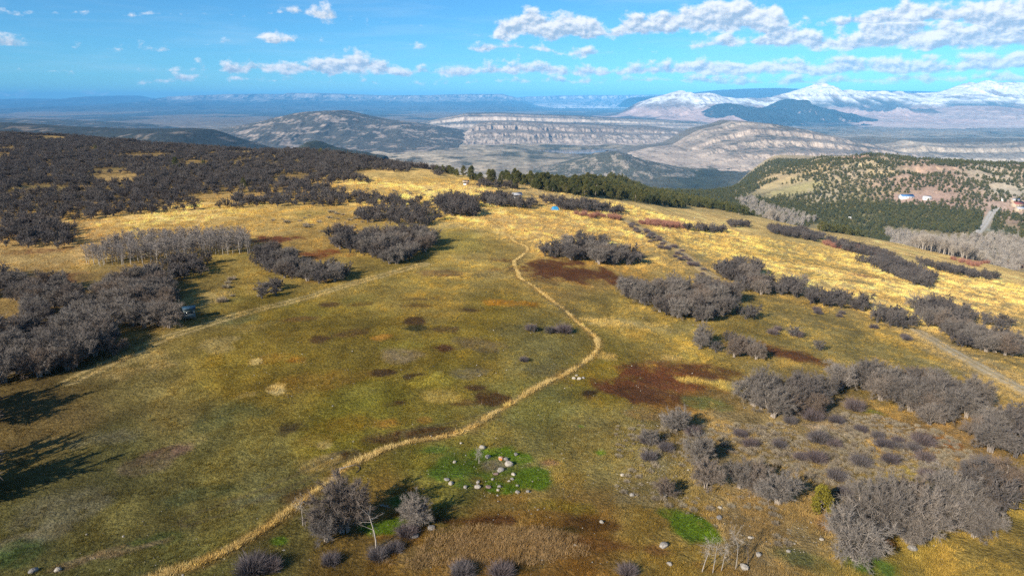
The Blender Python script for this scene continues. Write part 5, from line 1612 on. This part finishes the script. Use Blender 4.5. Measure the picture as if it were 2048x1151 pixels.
M_ROCK = mat_rock("grey_basalt", (.17, .16, .15), (.34, .325, .30))
M_ROCKP = mat_rock("pale_rock", (.28, .255, .215), (.44, .41, .36))
M_ROCKO = mat_rock("orange_lichen_rock", (.27, .24, .22), (.40, .36, .32), (.52, .17, .04))
M_ROCKR = mat_rock("reddish_rock", (.26, .17, .14), (.38, .27, .23))
ROCKS = {k: [rock_mesh("boulder", 950 + 7 * i + j, m) for j in range(3)] for i, (k, m) in enumerate([("g", M_ROCK), ("p", M_ROCKP), ("o", M_ROCKO), ("r", M_ROCKR)])}
BOULDERS = [
    (965, 895, 14, "p", "pale boulder at the top of the bright green hollow"), (1032, 909, 11, "g", "rounded grey boulder at the green hollow's rim"), (976, 914, 13, "g", "dark grey boulder beside the bare sapling"), (1002, 918, 14, "o", "boulder covered in orange lichen"),
    (1012, 919, 12, "g", "shadowed dark boulder touching the orange lichen one"), (1018, 929, 20, "p", "largest pale boulder in the green hollow"), (1001, 941, 17, "p", "wide pale boulder below the largest one"), (1027, 949, 11, "p", "small pale boulder near the hollow's stony heart"),
    (902, 967, 12, "p", "upright pale boulder at the hollow's grassy end"), (893, 959, 13, "g", "flat grey boulder beside the upright pale one"), (931, 974, 10, "g", "small blue-grey boulder in the green grass"), (955, 974, 14, "p", "white-topped boulder low in the green hollow"),
    (956, 964, 10, "g", "grey stone behind the white-topped boulder"), (999, 973, 10, "g", "blue-grey boulder above a small white one"), (996, 980, 8, "p", "small white boulder below a blue-grey one"), (1035, 971, 8, "p", "slim pale stone in the brightest green grass"),
    (1035, 985, 12, "g", "boulder with a dark shaded side at the green patch's lower rim"), (1056, 983, 9, "g", "last grey boulder at the edge of the brightest green"), (977, 974, 13, "r", "reddish flat rock in the green hollow"), (992, 948, 12, "r", "reddish flat rock below the wide pale boulder"),
    (922, 886, 6, "p", "tiny pale rock in the grass above the hollow"), (909, 924, 9, "p", "low pale rock among dry tufts in the hollow"), (1024, 958, 9, "g", "grey rock in the hollow's stony heart"), (985, 958, 8, "g", "dark rock in the hollow's stony heart"), (1018, 962, 7, "p", "pale chip of rock in the hollow's stony heart"),
    (863, 1056, 19, "g", "flat grey slab beside the small round oak"), (829, 1072, 18, "g", "half-buried grey slab below the small round oak"), (1203, 1044, 11, "p", "pale rock alone on the rusty brown marsh edge"), (1328, 1092, 20, "g", "large speckled boulder below the second green patch"),
    (1339, 1128, 12, "p", "pale boulder under the large speckled one"), (1245, 950, 11, "p", "pale boulder on the stony slope"), (1264, 990, 11, "p", "pale boulder lower on the stony slope"), (1439, 1036, 14, "g", "big grey boulder beside the second green patch"),
    (1440, 1015, 9, "p", "pale rock above the big grey boulder"), (1517, 1110, 14, "g", "round grey boulder near the bare white stems"), (1577, 1102, 9, "p", "pale round stone below the stony slope"), (2012, 1004, 16, "p", "pale flat boulder beside the lower tall thicket"),
    (1824, 1098, 18, "g", "grey boulder at the foot of the tall grey thicket"), (1148, 757, 10, "p", "white rock in the little heap by the straw path"), (1158, 758, 11, "p", "biggest white rock in the heap by the straw path"), (1167, 756, 8, "p", "small white rock at the end of the heap by the straw path"),
    (1153, 751, 7, "p", "white rock at the back of the heap by the straw path"), (1488, 1135, 18, "g", "mossy grey boulder beside the bare white stems"), (1643, 1078, 10, "p", "flat pale stone on the rusty slope"), (1500, 1075, 9, "p", "pale stone high on the gravelly slope"),
    (67, 1142, 15, "g", "grey boulder by the eroded gully"), (116, 1140, 13, "p", "pale boulder in the eroded gully"),
]
for i, (x, y, w, k, lab) in enumerate(BOULDERS):
    p = G(x, y)[0]
    d = math.dist(p, (0, 0, CAMZ))
    r = w / 2 * d / FPX
    o = obj("boulder", ROCKS[k][i % 3], None, (p[0], p[1], p[2] + r * .22))
    o.rotation_euler = (0, 0, i * 1.7)
    o.scale = (r, r, r * (.45 if "slab" in lab or "flat" in lab else 1.05))
    tag(o, lab, "boulder")


def build_stones():
    rng = np.random.default_rng(88)
    ms = [rock_mesh("stone", 980 + j, M_ROCKP, 1) for j in range(3)]
    src = source("stone_source", ms)
    W = Gp(SL)
    P = poisson(W, .42, rng, mask=lambda x, y: fbm(x / 5, y / 6, 631, 3) > rng.uniform(.3, .75, len(x)), maxn=6000)
    X, Y = polar_pts(4200, -36, 36, 45, 130, rng)
    k = fbm(X / 16, Y / 22, 641, 3) > rng.uniform(.45, .85, len(X))
    W2 = Gp([(870, 900), (1050, 895), (1100, 960), (1060, 1000), (900, 990)])
    P2 = poisson(W2, .55, rng, mask=lambda x, y: rng.uniform(0, 1, len(x)) > .86)
    P = np.vstack([P, np.column_stack([X[k], Y[k]]), P2])
    s = rng.uniform(.03, .08, len(P)) * np.where(rng.uniform(0, 1, len(P)) > .93, 2.0, 1.0)
    stuff("stones", "small pale stones scattered over the slope and meadow", with_z(P) + np.array([0, 0, .02]), s, src, 89, None, .3)


build_stones()


# ------------------------------------------------------------------ single dead stems and fallen wood
M_DEAD = mat_plant("bleached_wood", [(.27, .24, .20), (.34, .30, .26)])
M_DARKW = mat_plant("dark_wood", [(.075, .06, .05), (.10, .08, .065)])


def stem_thing(name, label, cat, px, py, path, r0, twigs=0, mat=None, seed=0, group=None, part="trunk"):
    """a bare stem, with a few twigs as its crown"""
    p = G(px, py)[0]
    e = empty(name, p - np.array([0, 0, .03]))
    tag(e, label, cat, group)
    path = np.array(path, float)
    b = MB()
    b.tube(path, np.linspace(r0, r0 * .3, len(path)), 6)
    obj(part, b.mesh(name + "_" + part, mat or M_DEAD), e)
    if twigs:
        rng = np.random.default_rng(seed)
        c = MB()
        k = rng.uniform(.5, 1, twigs) * (len(path) - 1)
        i = np.minimum(k.astype(int), len(path) - 2)
        q = path[i] * (1 - (k - i))[:, None] + path[i + 1] * (k - i)[:, None]
        d = unit(rng.normal(size=(twigs, 3)) + np.array([0, 0, .55])) * rng.uniform(.35, 1.0, twigs)[:, None] * np.linalg.norm(path[-1] - path[0]) * .42
        for j in range(min(twigs, 14)):
            c.tube([q[j], q[j] + d[j] * .5, q[j] + d[j]], [r0 * .3, r0 * .2, r0 * .1], 3)
        m = rng.integers(0, twigs, twigs * 5)
        t = rng.uniform(.2, 1, twigs * 5)
        c.slivers(q[m] + d[m] * t[:, None], unit(d[m] + rng.normal(size=(len(m), 3)) * .6) * rng.uniform(.15, .45, len(m))[:, None], np.full(len(m), .008), rng)
        obj("crown", c.mesh(name + "_crown", mat or M_DEAD), e)
    return e


stem_thing("bare_snag", "bare white snag standing alone over brown weeds", "snag", 752, 1096, [(0, 0, -.2), (.02, 0, .8), (-.10, .05, 1.7), (-.32, .1, 2.6), (-.42, .1, 3.1)], .075, 10, seed=1)
stem_thing("bare_sapling", "small bare white sapling among the green hollow's boulders", "tree", 958, 926, [(0, 0, -.1), (0, 0, .5), (.02, 0, 1.0), (-.05, 0, 1.5)], .04, 60, seed=2)
stem_thing("bare_sapling", "thin bare sapling beside the straw path near the large oak", "tree", 606, 1050, [(0, 0, -.1), (.02, 0, .9), (-.05, 0, 1.8), (-.10, 0, 2.6)], .045, 50, seed=3)
for i, (x, y, pth, lab) in enumerate([
    (1403, 1143, [(0, 0, -.2), (.25, .1, .9), (.5, .15, 1.7), (.55, .2, 2.4)], "leaning bare white stem at the end of the row below the green patch"),
    (1425, 1145, [(0, 0, -.2), (.10, .05, 1.0), (.16, .05, 2.0), (.2, .05, 2.8)], "tallest straight white stem in the row below the green patch"),
    (1442, 1141, [(0, 0, -.2), (.12, .0, .8), (.2, .0, 1.6), (.2, .0, 2.2)], "shorter white stem in the row below the green patch"),
    (1471, 1137, [(0, 0, -.2), (.05, 0, 1.0), (.03, 0, 2.0), (-.18, 0, 2.7), (-.45, 0, 3.1)], "white stem with a bent top in the row below the green patch"),
]):
    stem_thing("bare_sapling", lab, "tree", x, y, pth, .042, 40, seed=10 + i)
stem_thing("fallen_branch", "dark crooked fallen branch beside a mossy boulder", "branch", 1494, 1128, [(0, 0, .1), (.2, .3, .5), (.15, .6, .9), (.05, .8, 1.2)], .05, 6, M_DARKW, 21, part="limb")
stem_thing("fallen_branch", "dark curved fallen branch across the straw path", "branch", 712, 945, [(0, 0, .06), (.25, .5, .12), (.15, 1.0, .10), (-.3, 1.5, .12), (-.8, 1.8, .12)], .05, 4, M_DARKW, 22, part="limb")
stem_thing("fallen_log", "bleached fallen log lying along the straw path", "log", 698, 934, [(-.9, -.5, .12), (-.2, -.1, .15), (.6, .4, .12)], .10, 0, M_DEAD, 23, part="limb")
stem_thing("fallen_log", "pale fallen log lying in the large oak's shade", "log", 770, 1013, [(-.5, .2, .10), (.1, 0, .12), (.5, -.2, .08)], .06, 3, M_DEAD, 24, part="limb")


# ------------------------------------------------------------------ built things
def box_into(b, x0, x1, y0, y1, z0, z1):
    V = np.array([(x, y, z) for z in (z0, z1) for y in (y0, y1) for x in (x0, x1)], float)
    i = b.n
    b.v.append(V)
    b.q += [tuple(i + k for k in f) for f in [(0, 2, 3, 1), (4, 5, 7, 6), (0, 1, 5, 4), (2, 6, 7, 3), (0, 4, 6, 2), (1, 3, 7, 5)]]
    b.n += 8


def flat_mat(name, c, rough=.7, n=.25, scale=2.0, metal=0.0):
    m, t, b = new_mat(name, rough, .3)
    tc = t.add('ShaderNodeTexCoord')
    f = t.ramp(t.noise(tc.outputs['Object'], scale, 5.0, .6), .3, .7, 1 - n, 1 + n, False)
    cc = t.vmath('SCALE', c)
    t.put(cc.node.inputs['Scale'], f)
    t.put(b.inputs['Base Color'], cc)
    b.inputs['Metallic'].default_value = metal
    return m


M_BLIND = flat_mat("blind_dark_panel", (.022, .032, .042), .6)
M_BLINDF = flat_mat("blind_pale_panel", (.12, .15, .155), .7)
M_TEAL = flat_mat("blind_roof_metal", (.02, .05, .085), .45)
M_WOOD = flat_mat("weathered_timber", (.22, .15, .10), .85)
M_GLASSD = flat_mat("dark_glass", (.02, .025, .03), .12, .1)
M_WHITE = flat_mat("white_paint", (.72, .72, .70), .6, .08)
M_BLUE = flat_mat("blue_metal_roof", (.10, .22, .42), .4, .12)
M_TARP = flat_mat("blue_tarp", (.03, .22, .42), .5, .2)
M_REDR = flat_mat("red_metal_roof", (.30, .10, .075), .5, .15)
M_TANW = flat_mat("tan_wall", (.42, .33, .24), .8, .1)
M_GREYR = flat_mat("grey_metal_roof", (.42, .43, .45), .4, .1)
M_STEEL = flat_mat("galvanised_steel", (.5, .52, .54), .4, .1)
M_TYRE = flat_mat("tyre_rubber", (.02, .02, .02), .8, .1)


def part(e, name, mat, fn, parent=None):
    b = MB()
    fn(b)
    return obj(name, b.mesh(name, mat), parent or e)


def blind():
    p = G(380, 638)[0]
    e = empty("hunting_blind", p, math.radians(28))
    tag(e, "dark box blind with a blue-green roof standing beside the thicket", "hut")
    for sx in (-.72, .72):
        for sy in (-.72, .72):
            part(e, "leg", M_WOOD, lambda b, sx=sx, sy=sy: box_into(b, sx - .06, sx + .06, sy - .06, sy + .06, -.3, .45))
    part(e, "floor_deck", M_WOOD, lambda b: box_into(b, -.92, .92, -.92, .92, .45, .53))
    w = part(e, "front_wall", M_BLINDF, lambda b: (box_into(b, -.88, .88, -.88, -.82, .53, 1.15), box_into(b, -.88, .88, -.88, -.82, 1.5, 1.95), box_into(b, -.88, -.6, -.88, -.82, 1.15, 1.5), box_into(b, .6, .88, -.88, -.82, 1.15, 1.5)))
    obj("window", (lambda b: (box_into(b, -.6, .6, -.84, -.82, 1.15, 1.5), b.mesh("blind_window", M_GLASSD))[1])(MB()), w)
    w = part(e, "side_wall", M_BLIND, lambda b: (box_into(b, .82, .88, -.82, .88, .53, 1.15), box_into(b, .82, .88, -.82, .88, 1.5, 1.95), box_into(b, .82, .88, -.82, -.5, 1.15, 1.5), box_into(b, .82, .88, .5, .88, 1.15, 1.5)))
    obj("window", (lambda b: (box_into(b, .82, .84, -.5, .5, 1.15, 1.5), b.mesh("blind_window", M_GLASSD))[1])(MB()), w)
    part(e, "side_wall", M_BLIND, lambda b: box_into(b, -.88, -.82, -.82, .88, .53, 1.95))
    w = part(e, "back_wall", M_BLIND, lambda b: box_into(b, -.82, .82, .82, .88, .53, 1.95))
    obj("door", (lambda b: (box_into(b, -.35, .35, .88, .91, .56, 1.85), b.mesh("blind_door", M_WOOD))[1])(MB()), w)

    def roof(b):
        V = np.array([(-1.0, -1.05, 1.95), (1.0, -1.05, 1.95), (1.0, 1.0, 1.98), (-1.0, 1.0, 1.98), (-1.0, -1.05, 2.16), (1.0, -1.05, 2.16), (1.0, 1.0, 2.04), (-1.0, 1.0, 2.04)])
        b.v.append(V)
        b.q += [(0, 3, 2, 1), (4, 5, 6, 7), (0, 1, 5, 4), (2, 3, 7, 6), (0, 4, 7, 3), (1, 2, 6, 5)]
        b.n += 8
    part(e, "roof", M_TEAL, roof)


blind()


def house(name, label, cat, px, py, L, W, H, rz, wall, roofm, rise=.28, windows=4, group=None):
    p = G(px, py)[0]
    e = empty(name, p - np.array([0, 0, .2]), rz)
    tag(e, label, cat, group)
    part(e, "wall", wall, lambda b: box_into(b, -L / 2, L / 2, -W / 2, W / 2, -1.5, H))
    rz_ = H + W * rise

    def gab(b, s):
        V = np.array([(s * L / 2, -W / 2, H), (s * L / 2, W / 2, H), (s * L / 2, 0, rz_ - .08), (s * (L / 2 - .15), -W / 2, H), (s * (L / 2 - .15), W / 2, H), (s * (L / 2 - .15), 0, rz_ - .08)])
        b.v.append(V)
        b.t += [(b.n, b.n + 1, b.n + 2), (b.n + 3, b.n + 5, b.n + 4)]
        b.q += [(b.n, b.n + 3, b.n + 4, b.n + 1), (b.n + 1, b.n + 4, b.n + 5, b.n + 2), (b.n + 2, b.n + 5, b.n + 3, b.n)]
        b.n += 6
    for s in (-1, 1):
        part(e, "gable", wall, lambda b, s=s: gab(b, s))

    def slope(b, s):
        o = .35
        y1, z1 = s * (W / 2 + o), H - o * rise * 2
        V = np.array([(-L / 2 - o, 0, rz_), (L / 2 + o, 0, rz_), (L / 2 + o, y1, z1), (-L / 2 - o, y1, z1), (-L / 2 - o, 0, rz_ + .14), (L / 2 + o, 0, rz_ + .14), (L / 2 + o, y1, z1 + .14), (-L / 2 - o, y1, z1 + .14)])
        b.v.append(V)
        b.q += [tuple(b.n + k for k in f) for f in [(0, 3, 2, 1), (4, 5, 6, 7), (0, 1, 5, 4), (2, 3, 7, 6), (0, 4, 7, 3), (1, 2, 6, 5)]]
        b.n += 8
    for s in (-1, 1):
        part(e, "roof_slope", roofm, lambda b, s=s: slope(b, s))
    for i in range(windows):
        x = -L / 2 + L * (i + .5) / windows
        if i == windows // 2:
            part(e, "door", M_WOOD, lambda b, x=x: box_into(b, x - .5, x + .5, -W / 2 - .05, -W / 2 + .01, .1, 2.2))
        else:
            part(e, "window", M_GLASSD, lambda b, x=x: box_into(b, x - .6, x + .6, -W / 2 - .04, -W / 2 + .01, 1.0, 2.1))
    return e


house("ranch_house", "long white ranch house with a bright blue metal roof on the far hill", "house", 1812, 396, 17, 7.5, 3.0, .12, M_WHITE, M_BLUE)
house("white_cottage", "small white building beside the blue-roofed ranch house", "house", 1853, 399, 9, 6, 3.2, -.1, M_WHITE, M_WHITE, windows=3)
house("barn", "red-roofed building among the junipers past the pale road", "house", 2034, 412, 15, 8, 3.4, .3, M_TANW, M_REDR)
house("cabin", "grey-roofed cabin higher up past the pale road", "house", 2030, 404, 10, 6, 3.0, .1, M_TANW, M_GREYR, windows=3)
house("cabin", "purple-grey roofed shed by the edge of the far road", "house", 2040, 421, 13, 7, 3.0, .2, M_TANW, M_GREYR, windows=3)
house("shed", "small white shed among the creekside cottonwoods", "shed", 1830, 487, 5, 3.2, 2.2, .1, M_WHITE, M_WHITE, windows=2)
house("shed", "low white shed by the hedge at the wooded meadow edge", "shed", 1587, 442, 6, 3.6, 2.2, -.2, M_WHITE, M_GREYR, windows=2)
house("shed", "small pale shed peeping out of the hedge above the blue tarp", "shed", 1034, 397, 3.2, 2.2, 1.9, .3, M_WHITE, M_GREYR, windows=2)
house("shed", "tiny white hut at the end of the golden hillside strip", "shed", 932, 370, 2.2, 1.8, 1.7, .1, M_WHITE, M_TANW, windows=2)
for i, (x, y, w) in enumerate([(1700, 438, 4), (2006, 401, 5)]):
    house("shed", ["pale little shed in the open patch of the flat woodland", "white-roofed outbuilding behind the red-roofed building"][i], "shed", x, y, w, w * .6, 2.3, .2, M_WHITE, M_WHITE, windows=2)


def tarp():
    p = G(1110, 420)[0]
    e = empty("covered_stack", p, .2)
    tag(e, "bright blue tarp stretched over a stack at the hedge end", "tarp")
    b = MB()
    n = 9
    u = np.linspace(-1, 1, n)
    U, V = np.meshgrid(u, u)
    z = 1.35 * np.clip(1.25 - np.maximum(np.abs(U), np.abs(V)) ** 3 * 1.25, 0, 1) + .10 * np.sin(U * 7 + V * 3) * (1 - np.abs(U))
    b.v.append(np.stack([U * 1.5, V * 1.1, z], -1).reshape(-1, 3))
    b.q += list(map(tuple, grid_faces(n, n)))
    b.n += n * n
    obj("tarp_cover", b.mesh("tarp_cover", M_TARP), e)
    for s in (-1, 0, 1):
        part(e, "stacked_log", M_WOOD, lambda b, s=s: box_into(b, -1.3, 1.3, s * .6 - .25, s * .6 + .25, -.1, .8))


tarp()


def road():
    L = Gp([(1948, 474), (1962, 458), (1972, 445), (1980, 432), (1986, 424), (1996, 415)])
    drape_strip("valley_road", L, 4.2, .5, MAT_DIRT, "pale grey road crossing the valley woodland", ((.42, .40, .37), (.36, .33, .27)))


road()
